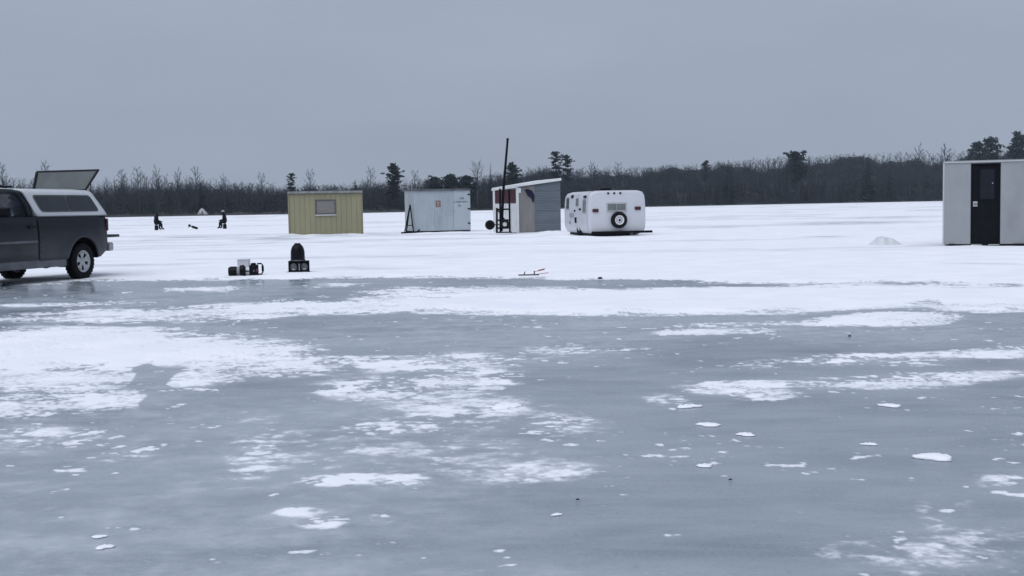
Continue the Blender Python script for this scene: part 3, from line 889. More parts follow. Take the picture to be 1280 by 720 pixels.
# ================================================================== PICKUP TRUCK
def build_truck():
    a = R(74)
    base = at_ground(101, 348.6)
    fw = Vector((-math.cos(a), -math.sin(a), 0)); lf = Vector((math.sin(a), -math.cos(a), 0))
    org = base - lf * 0.77
    yaw = math.atan2(fw.y, fw.x)
    T = thing('pickup_truck', 'dark blue pickup truck with a white cap, its rear hatch raised, parked on wet ice', 'truck', (org.x, org.y, 0.004), yaw)
    HW = 0.86; AX_F = 2.95; WR = 0.335
    def wy(x, z):
        k = 1 - 0.05 * ((z - 0.75) / 0.5) ** 2
        if x > 2.9: k *= 1 - 0.10 * ((x - 2.9) / 0.85) ** 2
        if x < -0.5: k *= 1 - 0.06 * ((-0.5 - x) / 0.35) ** 2
        return HW * k
    def low(x, base_z):
        z = base_z
        for c in (0.0, AX_F):
            d = abs(x - c)
            if d < 0.47: z = max(z, WR - 0.01 + math.sqrt(0.47 ** 2 - d * d))
        return z
    def side(x0, x1, bot, top, n, nz=9):
        sheets = []
        for sg in (1, -1):
            rows = []
            for j in range(nz + 1):
                row = []
                for i in range(n + 1):
                    x = x0 + (x1 - x0) * i / n
                    zb = low(x, bot(x)); zt = top(x); z = zb + (zt - zb) * j / nz
                    flare = 0.0
                    for c in (0.0, AX_F):
                        rr = math.hypot(x - c, z - WR)
                        if rr < 0.62: flare = max(flare, 0.03 * (1 - max(0, rr - 0.47) / 0.15))
                    row.append((x, sg * (wy(x, z) + flare), z))
                rows.append(row)
            sheets.append(rows)
        return sheets
    # --- load bed
    b = MB()
    for s in side(-0.85, 1.27, lambda x: 0.40 + max(0, -x - 0.55) * 0.5, lambda x: 1.2, 60): b.sheet(s)
    b.sheet([[(1.27, k * wy(1.27, z), z) for k in (-1, -.5, 0, .5, 1)] for z in [.42 + (1.2 - .42) * j / 9 for j in range(10)]])
    bed = b.build('bed', CARBLUE, T, smooth=True, solid=0.03, merge=True)
    for cx_ in (0.0, AX_F):
        for sg in (1, -1):
            w = MB(); w.sheet([[(cx_ + .495 * math.cos(t), sg * y, WR - .01 + .495 * math.sin(t)) for t in np.linspace(.12, math.pi - .12, 15)] for y in (.40, .62, .84)])
            w.add([(cx_ + .495 * math.cos(t), sg * .40, WR - .01 + .495 * math.sin(t)) for t in np.linspace(.12, math.pi - .12, 15)], [tuple(range(15))])
            w.build('wheel_well', BLACK, T)
    def bedin(b):
        b.box((0.21, 0, 0.74), (2.08, 1.5, 0.03)); b.box((1.25, 0, 0.85), (0.03, 1.58, 0.68))
        for sg in (1, -1): b.box((0.0, sg * 0.62, 0.84), (0.9, 0.24, 0.2))
    part('bed_floor', BLACK, bed, bedin)
    for sg in (1, -1): pbox('rail', SILL, bed, (0.21, sg * 0.80, 1.205), (2.1, 0.06, 0.02), bevel=.005)
    # --- cab
    belt = lambda x: 1.2 - max(0, x - 2.4) * 0.12
    b = MB()
    for s in side(1.31, 2.42, lambda x: 0.42, belt, 20): b.sheet(s)
    b.sheet([[(1.31, k * wy(1.31, z), z) for k in (-1, -.5, 0, .5, 1)] for z in [.42 + (1.2 - .42) * j / 9 for j in range(10)]])
    cab = b.build('cab', CARBLUE, T, smooth=True, solid=0.03, merge=True)
    b = MB()
    for s in side(2.42, 3.78, lambda x: 0.42, lambda x: 1.16 - max(0, x - 2.5) * 0.13, 50): b.sheet(s)
    b.sheet([[(x, y * wy(x, 1.1) , 1.16 - max(0, x - 2.5) * 0.13 + 0.05 * (1 - y * y)) for y in np.linspace(-1, 1, 9)] for x in np.linspace(2.42, 3.78, 8)])
    b.sheet([[(3.78 + 0.05 * (1 - y * y), y * wy(3.78, z), z) for y in np.linspace(-1, 1, 9)] for z in np.linspace(0.42, 0.99, 5)])
    b.build('hood', CARBLUE, T, smooth=True)
    # greenhouse: sections across the cab
    sec = [(1.33, 1.19, .80), (1.36, 1.45, .74), (1.46, 1.64, .66), (1.62, 1.70, .60), (2.05, 1.70, .60), (2.22, 1.63, .62), (2.75, 1.17, .78)]
    b = MB()
    roof = [[(x, y * hw, z + 0.02 * (1 - y * y)) for y in np.linspace(-1, 1, 9)] for x, z, hw in sec]
    b.sheet(roof[:6])
    for sg in (1, -1):
        # B pillar and header
        b.sheet([[(x, sg * hw, z) for x, z, hw in sec[:4]], [(x + 0.16, sg * (hw + 0.012), z - 0.02) for x, z, hw in sec[:4]]])
        b.sheet([[(1.62, sg * .60, 1.70), (2.05, sg * .60, 1.70), (2.22, sg * .62, 1.63)], [(1.62, sg * .66, 1.61), (2.03, sg * .66, 1.61), (2.16, sg * .67, 1.56)]])
        b.sheet([[(2.22, sg * .62, 1.63), (2.75, sg * .78, 1.17)], [(2.14, sg * .67, 1.57), (2.62, sg * .80, 1.17)]])
    b.build('cab_roof', CARBLUE, cab, smooth=True, solid=0.02)
    for sg in (1, -1):
        g = MB().sheet([[(1.50, sg * .80, 1.19), (1.52, sg * .735, 1.44), (1.60, sg * .655, 1.62)], [(2.64, sg * .80, 1.17), (2.4, sg * .73, 1.38), (2.16, sg * .665, 1.60)]])
        g.build('door_window', GLASSD, T, smooth=True, solid=0.01)
    MB().sheet([[(2.22, -.60, 1.62), (2.22, 0, 1.64), (2.22, .60, 1.62)], [(2.76, -.76, 1.17), (2.80, 0, 1.18), (2.76, .76, 1.17)]]).build('windscreen', GLASSD, T, solid=0.01)
    MB().box((1.325, 0, 1.42), (0.012, 1.1, 0.36)).build('rear_glass', GLASSD, cab)
    for sg in (1, -1):
        d = MB(); xs = np.linspace(1.36, 2.40, 14)
        d.sheet([[(x, sg * (wy(x, z) + 0.012), z) for x in xs] for z in np.linspace(0.46, 1.17, 8)])
        dr = d.build('door', CARBLUE, T, smooth=True, solid=0.02)
        MB().sheet([[(x, sg * (wy(x, z) + 0.024), z) for x in xs] for z in (0.735, 0.775)]).build('moulding', SILL, dr, solid=0.012)
        pbox('handle', BLACKP, dr, (1.48, sg * (wy(1.5, 1.02) + .03), 1.02), (0.17, 0.03, 0.05), bevel=.008)
        m = MB(); m.box((2.33, sg * 1.00, 1.29), (0.09, 0.2, 0.17)); mo = m.build('mirror', BLACKP, T, bevel=.03)
        pbox('mirror_arm', BLACKP, mo, (2.36, sg * 0.87, 1.22), (0.06, 0.14, 0.05), bevel=.01)
        # sill below the body, paler with dried salt
        MB().box((1.45, sg * 0.80, 0.35), (1.95, 0.07, 0.16)).build('rocker', SILL, T, bevel=.02)
        pbox('mud_flap', RUBBER, T, (0.47, sg * 0.74, 0.36), (0.02, 0.22, 0.22))
        tl = MB(); tl.box((-0.845, sg * 0.785, 1.02), (0.05, 0.10, 0.24)); tl.build('tail_light', REDL, T, bevel=.015)
    # underbody
    def under(b):
        b.box((1.4, 0.45, 0.48), (4.2, 0.1, 0.12)); b.box((1.4, -0.45, 0.48), (4.2, 0.1, 0.12))
        b.tube([(0, -.7, WR), (0, .7, WR)], 0.05); b.tube([(AX_F, -.7, WR), (AX_F, .7, WR)], 0.04)
        b.lathe([(0.001, -.13), (.12, -.1), (.14, 0), (.12, .1), (.001, .13)], 14, 'x', (0, 0, WR)); b.box((2.9, 0, .6), (.9, .7, .5)); b.box((1.0, -.35, .46), (1.0, .4, .22))
        b.tube([(-.8, -.5, .45), (.3, -.5, .42), (1.5, -.3, .40)], 0.04)
    part('underbody', BLACK, T, under)
    for (x, y) in ((0, .76), (0, -.76), (AX_F, .76), (AX_F, -.76)):
        wheel(T, 'wheel', (x, y - 0.11 * (1 if y > 0 else -1) * 0, WR), WR, 0.21)
    # rear bumper, tow ball, open tailgate
    bp = MB(); bp.box((-0.97, 0, 0.58), (0.14, 1.64, 0.17)); bmp = bp.build('rear_bumper', mat('bumper_chrome', (.35, .36, .38), .35, .6), T, bevel=.03)
    ptube('tow_ball', BLACK, bmp, [(-1.05, 0, .56), (-1.14, 0, .56), (-1.14, 0, .66)], .025)
    tg = MB().box((-1.13, 0, 0.79), (0.52, 1.46, 0.055)).build('tailgate', CARBLUE, T, bevel=.02)
    pbox('tailgate_latch', BLACKP, tg, (-1.2, 0, 0.752), (0.1, 0.22, 0.02))
    fb = MB().box((3.86, 0, 0.55), (0.14, 1.66, 0.2)).build('front_bumper', MATS['bumper_chrome'], T, bevel=.03)
    pbox('grille', BLACKP, T, (3.84, 0, 0.82), (0.03, 0.9, 0.2), bevel=.01)
    for sg in (1, -1): pbox('headlight', GLASSG, T, (3.80, sg * .62, .83), (0.06, 0.3, 0.17), bevel=.02)
    # --- white cap
    zb, zt = 1.215, 1.71
    b = MB(); nsec = 26; secs = []
    for i in range(nsec + 1):
        u = i / nsec
        pts = []
        for t in np.linspace(0, 1, 21):       # around the section from near rail over the roof to far rail
            sgn = 1 if t <= .5 else -1
            v = t * 2 if t <= .5 else (1 - t) * 2      # 0 at rail, 1 at crown
            # shape: straight wall leaning in, rounded shoulder, gentle crown
            if v < .55: k = v / .55; y = .83 - .115 * k; z = zb + .40 * k
            elif v < .8: k = (v - .55) / .25; an = k * math.pi / 2; y = .715 - .12 * (1 - math.cos(an)) ; z = zb + .40 + .085 * math.sin(an)
            else: k = (v - .8) / .2; y = .595 * (1 - k); z = zb + .485 + .03 * (1 - (1 - k) ** 2)
            hz = (z - zb) / (zt - zb)
            xf = 1.27 + 0.22 * hz; xr = -0.83 + 0.36 * max(0, hz - .05)
            pts.append((xr + (xf - xr) * u, sgn * y, z))
        secs.append(pts)
    b.sheet(secs)
    cap = b.build('cap', CAPWHITE, T, smooth=True, solid=0.03)
    # front wall of the cap
    MB().add(secs[-1], [tuple(range(21))]).build('cap_front', CAPWHITE, cap)
    # rear frame around the open hatch
    b = MB(); fr = secs[0]
    b.sheet([fr, [(p[0] - 0.005, p[1] * .88, zb + (p[2] - zb) * .86) for p in fr]]); b.build('hatch_frame', CAPWHITE, cap, solid=.02)
    for sg in (1, -1):
        def yz(h): return (.83 - .115 * min(1, (h - zb) / .40) + .008)
        def quad(x0b, x0t, x1b, x1t, z0, z1, off, n=6):
            rows = []
            for j in range(5):
                k = j / 4; z = z0 + (z1 - z0) * k
                rows.append([(x0b + (x0t - x0b) * k + ((x1b + (x1t - x1b) * k) - (x0b + (x0t - x0b) * k)) * i / n, sg * (yz(z) + off), z) for i in range(n + 1)])
            return rows
        def rounded(pts, rad):
            out = []; n = len(pts)
            for i in range(n):
                p, q, r_ = Vector(pts[i - 1]), Vector(pts[i]), Vector(pts[(i + 1) % n])
                a_, b_ = q + (p - q).normalized() * rad, q + (r_ - q).normalized() * rad
                for k in range(6):
                    t = k / 5; out.append(((a_ * (1 - t) ** 2 + q * 2 * t * (1 - t) + b_ * t * t)))
            return out
        def pan(name, m, par, pts, rad, off, th):
            ps = rounded(pts, rad)
            return MB().add([(p.x, sg * (yz(p.y) + off), p.y) for p in ps], [tuple(range(len(ps)))]).build(name, m, par, solid=th)
        z0, z1 = zb + .07, zb + .385
        wo_ = pan('cap_window', DKFRAME, cap, [(-.61, z0), (1.13, z0), (1.27, z1), (-.42, z1)], .085, 0.004, .012)
        pan('pane', GLASSD, wo_, [(-.565, z0 + .025), (.28, z0 + .025), (.31, z1 - .025), (-.405, z1 - .025)], .06, .012, .006)
        pan('pane', GLASSD, wo_, [(.32, z0 + .025), (1.10, z0 + .025), (1.225, z1 - .025), (.35, z1 - .025)], .06, .012, .006)
    # raised hatch: framed dark glass, hinged at the rear edge of the roof
    hp = Vector((-.50, 0, 1.705)); up = Vector((-.58, 0, .815)).normalized(); L = 0.50
    def P(u, v): return (hp.x + up.x * L * v, u * (0.60 + 0.12 * v), hp.z + up.z * L * v)
    ht = MB()
    def strip(u0, u1, v0, v1): ht.sheet([[P(u0, v0), P(u1, v0)], [P(u0, v1), P(u1, v1)]])
    strip(-1, 1, .90, 1.0); strip(-1, 1, 0, .05); strip(-1, -.95, .05, .9); strip(.95, 1, .05, .9)
    hatch = ht.build('hatch', BLACKP, T, solid=.03)
    MB().sheet([[P(-.95, .05), P(.95, .05)], [P(-.95, .9), P(.95, .9)]]).build('pane', glass('tinted_hatch_glass', (.055, .068, .075), .2), hatch, solid=.006)
    for sg in (1, -1): ptube('gas_strut', BLACK, hatch, [(-.66, sg * .60, 1.42), P(sg * .92, .55)], .009)
    # low rack on the roof
    rk = MB(); rk.tube([(2.0, -.35, 1.775), (1.0, -.35, 1.775), (.45, -.35, 1.775)], .018, 6).tube([(2.0, .2, 1.775), (1.42, .2, 1.775)], .018, 6)
    for x in (.6, 1.3, 1.85): rk.tube([(x, -.35, 1.70), (x, -.35, 1.78)], .015, 6)
    for x in (1.5, 1.9): rk.tube([(x, .2, 1.70), (x, .2, 1.78)], .015, 6)
    rk.build('roof_rack', BLACK, T)

# ================================================================== SHACKS
def build_yellow():
    # front face from x 360 to 450 in the picture, about 55 m out
    p0 = at_ground(362.5, 296); D = p0.y
    W = (450.5 - 362.5) / FPX * D * 1.02; H = 2.12; DP = 2.3
    T = thing('fishing_shack', 'yellow fishing shack of upright metal siding with one blinded window', 'shack', (p0.x, p0.y, 0.0), R(10.5))
    # local: x along the front, y away from the camera
    core = MB().box((W / 2, DP / 2 + .03, 1.0), (W - .06, DP - .06, 2.0)).build('wall', YTRIM, T)
    n = 14; pw = W / n
    wx0, wx1, wz0, wz1 = 5 * pw, 9 * pw, 1.0, 1.70
    def siding(x0, x1, z0, z1):
        b = MB()
        b.prism([(x0 + .004, .0), (x0 + .004, -.018), (x0 + .05, -.025), (x0 + .09, -.018), (x1 - .006, -.018), (x1 - .006, .0)], z0, z1, 'z')
        return b
    for i in range(n):
        x0, x1 = i * pw, (i + 1) * pw
        if x1 > wx0 + .02 and x0 < wx1 - .02:
            siding(x0, x1, .02, wz0).build('siding_panel', YELLOW, core); siding(x0, x1, wz1, 1.98).build('siding_panel', YELLOW, core)
        else: siding(x0, x1, .02, 1.98).build('siding_panel', YELLOW, core)
    for i in range(8):
        b = MB().prism([(0, i * DP / 8 + .005), (-.02, i * DP / 8 + .005), (-.035, i * DP / 8 + .05), (-.02, i * DP / 8 + .09), (-.02, (i + 1) * DP / 8 - .005), (0, (i + 1) * DP / 8 - .005)], .02, 1.98, 'z')
        b.build('siding_panel', YELLOW, core)
    for x in (-.02, W + .02): pbox('corner_trim', YTRIM, core, (x, -.02, 1.0), (.07, .07, 1.98), bevel=.006)
    win = thing_part = MB()
    fw = .055
    win.box(((wx0 + wx1) / 2, -.03, wz1 - fw / 2), (wx1 - wx0, .05, fw)); win.box(((wx0 + wx1) / 2, -.03, wz0 + fw / 2), (wx1 - wx0, .05, fw))
    for x in (wx0 + fw / 2, wx1 - fw / 2): win.box((x, -.03, (wz0 + wz1) / 2), (fw, .05, wz1 - wz0 - 2 * fw))
    wo_ = win.build('window', DKFRAME, T)
    pbox('blind', CURTAIN, wo_, ((wx0 + wx1) / 2, .0, (wz0 + wz1) / 2 + .0), (wx1 - wx0 - 2 * fw, .02, wz1 - wz0 - 2 * fw))
    for k in range(7): pbox('blind_slat', CURTAIN, wo_, ((wx0 + wx1) / 2, -.016, wz0 + fw + .045 + k * .082), (wx1 - wx0 - 2 * fw - .01, .012, .07), (0.25, 0, 0))
    pbox('sill', WHITEP, wo_, ((wx0 + wx1) / 2, -.06, wz0 - .02), (wx1 - wx0 + .02, .09, .035), bevel=.006)
    rf = MB().prism([(-.10, 2.0), (DP + .1, 1.93), (DP + .1, 2.02), (-.10, 2.11)], -.06, W + .06, 'x').build('roof', ROOFD, T, bevel=.006)
    pbox('fascia', mat('grey_fascia', (.22, .225, .225), .7, var=.3, scale=5), rf, (W / 2, -.115, 2.045), (W + .12, .02, .10))
    MOUND.append((p0.x + W / 2, p0.y - .15, W * .62, .45, .10, 0)); MOUND.append((p0.x - .2, p0.y + .1, .6, .6, .08, 0))

def build_pale():
    p0 = at_ground(518, 292.0); D = p0.y
    W = 69.0 / FPX * D * 1.05; H = 2.05; DP = 2.5
    yaw = R(15)
    T = thing('fishing_shack', 'pale grey painted fishing shack with a small red sign and lettered door', 'shack', (p0.x, p0.y, 0.0), yaw)
    fr = MB().box((W / 2, .30, .06), (W + .06, .1, .1)).box((W / 2, DP - .3, .06), (W + .06, .1, .1)).build('skid', BLACK, T)
    wall = MB().box((W / 2, DP / 2, .10 + 1.0), (W, DP, 1.98)).build('wall', PALEBLUE, T, bevel=.01)
    # front sheets
    for i, (x0, x1) in enumerate(((0.0, W * .36), (W * .36, W * .69))):
        pbox('wall_panel', PALEBLUE, wall, ((x0 + x1) / 2, -.008, 1.1), (x1 - x0 - .012, .016, 1.95), bevel=.003)
    x0, x1 = W * .70, W - .02
    door = pbox('door', PALEBLUE2, T, ((x0 + x1) / 2, -.015, 1.10), (x1 - x0, .03, 1.92), bevel=.005)
    for z in (.45, 1.15, 1.85): pbox('hinge', BLACK, door, (x1 - .06, -.036, z), (.12, .014, .07), bevel=.003)
    pbox('latch', ALU, door, (x0 + .04, -.036, 1.05), (.04, .03, .12), bevel=.004)
    # painted lettering, too small to read: a short line, a long line, a short line
    def word(cx, z, n, h, seed):
        r = random.Random(seed)
        for k in range(n):
            w = r.uniform(.045, .07); b = MB(); x = cx + (k - (n - 1) / 2) * .085
            b.box((x - w * .4, -.0335, z), (.016, .003, h))
            if r.random() < .8: b.box((x + w * .4, -.0335, z), (.016, .003, h))
            if r.random() < .7: b.box((x, -.0337, z + h * r.choice((-.42, 0, .42))), (w * .8, .003, .018))
            b.build('letter', INK, door)
    cx = (x0 + x1) / 2
    word(cx - .02, 1.665, 3, .11, 1); word(cx - .06, 1.50, 8, .075, 2); word(cx - .12, 1.31, 2, .09, 3)
    sg = pbox('sign', SIGNR, wall, (W * .425, -.024, 1.42), (.24, .012, .31)); 
    for k in range(3): pbox('sign_line', mat('sign_white', (.5, .45, .45), .6), sg, (W * .425, -.0315, 1.50 - k * .08), (.15 - .03 * k, .003, .025))
    rf = MB().box((W / 2 - .02, DP / 2, 2.115), (W + .10, DP + .14, .05)).build('roof', ROOFD, T, bevel=.01)
    pbox('drip_edge', ROOFD, rf, (W / 2 - .02, -.075, 2.09), (W + .10, .012, .08))
    # black A-shaped drawbar folded up against the left side
    A = MB()
    apex = (-.16, .1, 1.40)
    T2 = thing('folded_drawbar', 'black A-shaped drawbar leaning on the left end of the pale grey shack', 'drawbar', T.location.copy(), yaw)
    for nm, pts in (('leg', [(-.44, -.25, .06), apex]), ('leg', [(-.10, -.35, .06), apex]), ('leg', [(-.30, 1.0, .06), apex])):
        ptube(nm, BLACK, T2, pts, .032, 6)
    pbox('foot', BLACK, T2, (-.34, -.18, .05), (.66, .18, .08), bevel=.01)
    ptube('cross_bar', BLACK, T2, [(-.37, -.16, .40), (-.13, -.22, .40)], .022, 6)
    ptube('hitch', BLACK, T2, [(.05, -.30, .06), (.20, -.36, .20)], .04, 6)
    MOUND.append((p0.x + W / 2, p0.y - .3, W * .5, .35, .03, yaw))

def build_red():
    # near upright corner at x 648
    p0 = at_ground(648.5, 292.0); D = p0.y
    WL, WR_ = 2.25, 52 / FPX * D * 1.01
    T = thing('fishing_shack', 'grey metal shack with white corner posts, red top panel and slanted white roof edge', 'shack', (p0.x, p0.y, 0.0), R(3))
    # local: x right along the front, y back. left end wall seen at a slant because the left wall runs back and to the left
    k = 28 / FPX * D
    back = Vector((-k, WL, 0))                        # plan of the end wall
    zl, zc, zr = 2.06, 2.14, 2.42
    n = 1
    # body as a plan parallelogram
    pl = [(0, 0), (WR_, 0), (WR_ + back.x, back.y), (back.x, back.y)]
    zs = [zc, zr, zr - .05, zl]
    core = MB().add([(x, y, .03) for x, y in pl] + [(x, y, z - .04) for (x, y), z in zip(pl, zs)], [(0, 1, 2, 3), (4, 5, 6, 7), (0, 1, 5, 4), (1, 2, 6, 5), (2, 3, 7, 6), (3, 0, 4, 7)]).build('wall', PLY, T)
    top = lambda x: zc + (zr - zc) * x / WR_
    # front: plywood sheet then corrugated metal sheets laid in courses
    xp = WR_ * .40
    MB().prism([(.02, .06), (xp, .06), (xp, top(xp) - .10), (.02, top(0) - .10)], -.02, .0, 'y').build('plywood_sheet', PLY, core)
    x0 = xp - .02; nz = 5
    zlo = .05
    for j in range(nz):
        z0 = zlo + (top(WR_) - .10 - zlo) * j / nz; z1 = zlo + (top(WR_) - .10 - zlo) * (j + 1) / nz + .03
        rows = []
        m = 12
        for q in range(m + 1):
            z = z0 + (z1 - z0) * q / m; y = -.030 - .005 * math.cos(q * math.pi) - .006 * (j % 2)
            rows.append([(x, y, min(z, top(x) - .06)) for x in (x0, (x0 + WR_) / 2, WR_ + .01)])
        MB().sheet(rows).build('metal_sheet', TIN, core, solid=.004)
    # end wall: white boards with red panel on top
    L = back.length; d = back.normalized(); nrm = Vector((-d.y, d.x, 0))
    if nrm.y > 0: nrm = -nrm
    def endbox(name, m, s0, s1, z0, z1, t=.02, off=.0):
        b = MB()
        q = [d * (s0 * L) + nrm * off, d * (s1 * L) + nrm * off, d * (s1 * L) + nrm * (off + t), d * (s0 * L) + nrm * (off + t)]
        b.add([(p.x, p.y, z0) for p in q] + [(p.x, p.y, z1) for p in q], [(0, 1, 2, 3), (4, 5, 6, 7), (0, 1, 5, 4), (1, 2, 6, 5), (2, 3, 7, 6), (3, 0, 4, 7)])
        return b.build(name, m, core)
    for i in range(4): endbox('board', WHITEP, .05 + .225 * i, .05 + .225 * (i + 1) - .012, .05, 1.36, .018)
    rp = endbox('red_panel', REDP, .06, .94, 1.40, 1.98, .022)
    for s0, s1, z0, z1 in ((.17, .19, 1.52, 1.86), (.27, .29, 1.52, 1.86), (.19, .27, 1.67, 1.71), (.40, .42, 1.52, 1.86), (.48, .50, 1.52, 1.86), (.42, .48, 1.82, 1.86), (.42, .48, 1.52, 1.56), (.62, .64, 1.52, 1.86), (.64, .72, 1.52, 1.56), (.80, .82, 1.52, 1.86)):
        endbox('letter_stroke', mat('dark_red_ink', (.06, .015, .02), .6), s0, s1, z0, z1, .003, .0225)
    endbox('post', WHITEP, .93, 1.0, .04, 2.0, .05); endbox('post', WHITEP, 0.0, .05, .04, 2.08, .05)
    pbox('post', WHITEP, core, (-.03, -.04, 1.07), (.10, .06, 2.06), bevel=.006)
    pbox('bracket', WHITEP, core, (.07, -.05, 1.94), (.10, .05, .22))
    # white roof edge, slanting up to the right
    rf = MB().add([(back.x - .08, back.y + .1, zl), (WR_ + back.x + .05, back.y + .1, zr - .05), (WR_ + .05, -.12, zr), (-.06, -.12, zc)] + [(back.x - .08, back.y + .1, zl + .05), (WR_ + back.x + .05, back.y + .1, zr), (WR_ + .05, -.12, zr + .05), (-.06, -.12, zc + .05)],
        [(0, 1, 2, 3), (4, 5, 6, 7), (0, 1, 5, 4), (1, 2, 6, 5), (2, 3, 7, 6), (3, 0, 4, 7)]).build('roof', WHITEP, T)
    MB().prism([(-.06, zc - .035), (WR_ + .05, zr - .065), (WR_ + .05, zr - .002), (-.06, zc - .002)], -.135, -.105, 'y').build('fascia', WHITEP, rf)
    f2 = MB(); q0 = Vector((-.06, -.12, 0)); q1 = Vector((back.x - .08, back.y + .1, 0))
    f2.add([(q0.x, q0.y, zc - .08), (q1.x, q1.y, zl - .08), (q1.x - .02, q1.y - .02, zl - .08), (q0.x - .02, q0.y - .02, zc - .08), (q0.x, q0.y, zc - .003), (q1.x, q1.y, zl - .003), (q1.x - .02, q1.y - .02, zl - .003), (q0.x - .02, q0.y - .02, zc - .003)], [(0, 1, 2, 3), (4, 5, 6, 7), (0, 1, 5, 4), (1, 2, 6, 5), (2, 3, 7, 6), (3, 0, 4, 7)]).build('fascia', WHITEP, rf)
    # torn tarp
    tv = [(.28, 1.97), (.44, 2.0), (.62, 1.93), (.70, 1.80), (.73, 1.64), (.70, 1.42), (.64, 1.40), (.60, 1.56), (.55, 1.62), (.42, 1.70), (.36, 1.84)]
    b = MB(); b.prism(tv, -.075, -.06, 'y'); tp = b.build('torn_tarp', TARP, core)
    MOUND.append((p0.x + WR_ / 2, p0.y - .5, WR_ * .6, .5, .07, 0)); MOUND.append((p0.x + WR_ * .95, p0.y - .7, .9, .6, .06, 0))
    return p0, D

def build_dolly(p0, D):
    g = at_ground(628.5, 291.0); D2 = D - .9
    X = (628.5 - 640) / FPX * D2
    T = thing('lifting_dolly', 'black two-wheeled lifting dolly with a tall leaning pole beside the red-topped shack', 'dolly', (X, D2, 0.03), 0)
    s = D2 / FPX                                    # metres per picture pixel here
    ptube('pole', BLACK, T, [(-.02, .10, .10), (.10, .14, 1.9), (.33, .18, 4.15)], [.066, .06, .048], 8)
    ptube('pole_cap', BLACK, T, [(.315, .18, 4.12), (.345, .18, 4.22)], .055, 8)
    ptube('upright', BLACK, T, [(-.22, .05, .05), (-.20, .05, 1.15)], .052, 6); ptube('upright', BLACK, T, [(.36, .1, .05), (.36, .1, 1.95)], .05, 6)
    ptube('upright', BLACK, T, [(-.06, .08, .05), (-.05, .08, 2.0)], .05, 6)
    for z in (.25, .60, 1.08): ptube('cross_bar', BLACK, T, [(-.22, .07, z), (.38, .08, z)], .042, 6)
    ptube('brace', BLACK, T, [(-.2, .05, 1.1), (.36, .1, .3)], .03, 6)
    pbox('toe_plate', BLACK, T, (.10, -.08, .06), (.7, .3, .05), bevel=.008)
    ptube('axle', BLACK, T, [(-.50, -.10, .40), (.18, -.14, .40)], .025, 6)
    for x in (-.52, .14):
        w = wheel(T, 'wheel', (x, -.18, .40 if x < 0 else .42), .215 if x < 0 else .205, .12, rimmat=(BLACK if x < 0 else WHITEP), hub=.45)
    return

def build_grey():
    p0 = at_ground(1179.5, 309.0); D = p0.y
    s = D / FPX; W = 2.75; DP = 2.6
    T = thing('fishing_shack', 'plain grey fishing shack with a black door at the right edge of the picture', 'shack', (p0.x, p0.y, 0.015), R(-21))
    H = 2.16
    x0, x1 = 32 * s, 64.5 * s; dz = 2.08
    wall = MB().box((x0 / 2, .02, H / 2 + .03), (x0, .06, H - .06)).box(((x1 + W) / 2, .02, H / 2 + .03), (W - x1, .06, H - .06)).box(((x0 + x1) / 2, .02, (dz + H) / 2), (x1 - x0, .06, H - dz - .01)) \
        .box((.03, DP / 2 + .055, H / 2 + .02), (.06, DP - .1, H - .06)).box((W - .03, DP / 2 + .055, H / 2 + .02), (.06, DP - .1, H - .06)).box((W / 2, DP, H / 2 + .02), (W, .06, H - .06)).build('wall', GREYWALL, T)
    for (a, b_) in ((0.0, x0 - .01), (x1 + .01, 95.0 * s), (97 * s, W)):
        pbox('wall_panel', GREYWALL, wall, ((a + b_) / 2, -.018, H / 2 + .02), (b_ - a - .008, .014, H - .10), bevel=.003)
    pbox('batten', GREYTRIM, wall, (96 * s, -.028, H / 2 + .02), (.055, .03, H - .10), bevel=.004)
    pbox('corner_trim', GREYTRIM, wall, (-.008, -.012, H / 2 + .02), (.04, .05, H - .08), bevel=.004)
    door = pbox('door', DOORBLK, T, ((x0 + x1) / 2, .03, .06 + (dz - .07) / 2), (x1 - x0 - .02, .045, dz - .09), bevel=.006)
    fr = MB().box((x0 + .0, -.012, dz / 2), (.03, .05, dz)).box((x1, -.012, dz / 2), (.03, .05, dz)).box(((x0 + x1) / 2, -.012, dz + .005), (x1 - x0 + .03, .05, .03)).build('door_frame', DOORBLK, T)
    cx = (x0 + x1) / 2 + .02
    pbox('pane', mat('door_glass', (.010, .012, .018), .2, spec=.25), door, (cx + .02, .004, 1.58), (.34, .012, .76), bevel=.003)
    b = MB()
    for dx in (-.185, .185): b.box((cx + .02 + dx, .0, 1.58), (.03, .022, .82))
    for dz_ in (-.395, .395): b.box((cx + .02, .0, 1.58 + dz_), (.34, .022, .03))
    b.build('pane_frame', DOORBLK, door)
    pbox('lock_plate', ALU, door, (x0 + .09, -.002, 1.08), (.11, .02, .13), bevel=.008)
    ptube('handle', BLACK, door, [(x0 + .07, -.012, 1.08), (x0 + .07, -.05, 1.08), (x0 + .14, -.05, 1.08)], .01, 6)
    pbox('reflector', ALU, door, (x1 - .17, -.003, 1.60), (.025, .012, .03))
    rf = MB().box((W / 2, DP / 2, H + .012), (W + .03, DP + .06, .024)).build('roof', GREYWALL, T, bevel=.008)
    pbox('fascia', GREYTRIM, rf, (W / 2, -.045, H - .012), (W + .03, .016, .035))
    for x in (.2, 48 * s, 85 * s, 92 * s): pbox('skid_block', BLACK, T, (x, -.02, .03), (.16, .12, .07), bevel=.01)
    pbox('threshold', ALU, T, ((x0 + x1) / 2, -.03, .045), (x1 - x0, .09, .025))
    MOUND.append((p0.x + .3, p0.y - .25, .8, .16, .03, R(-21))); MOUND.append((p0.x + 1.5, p0.y - .75, .9, .16, .025, R(-21)))

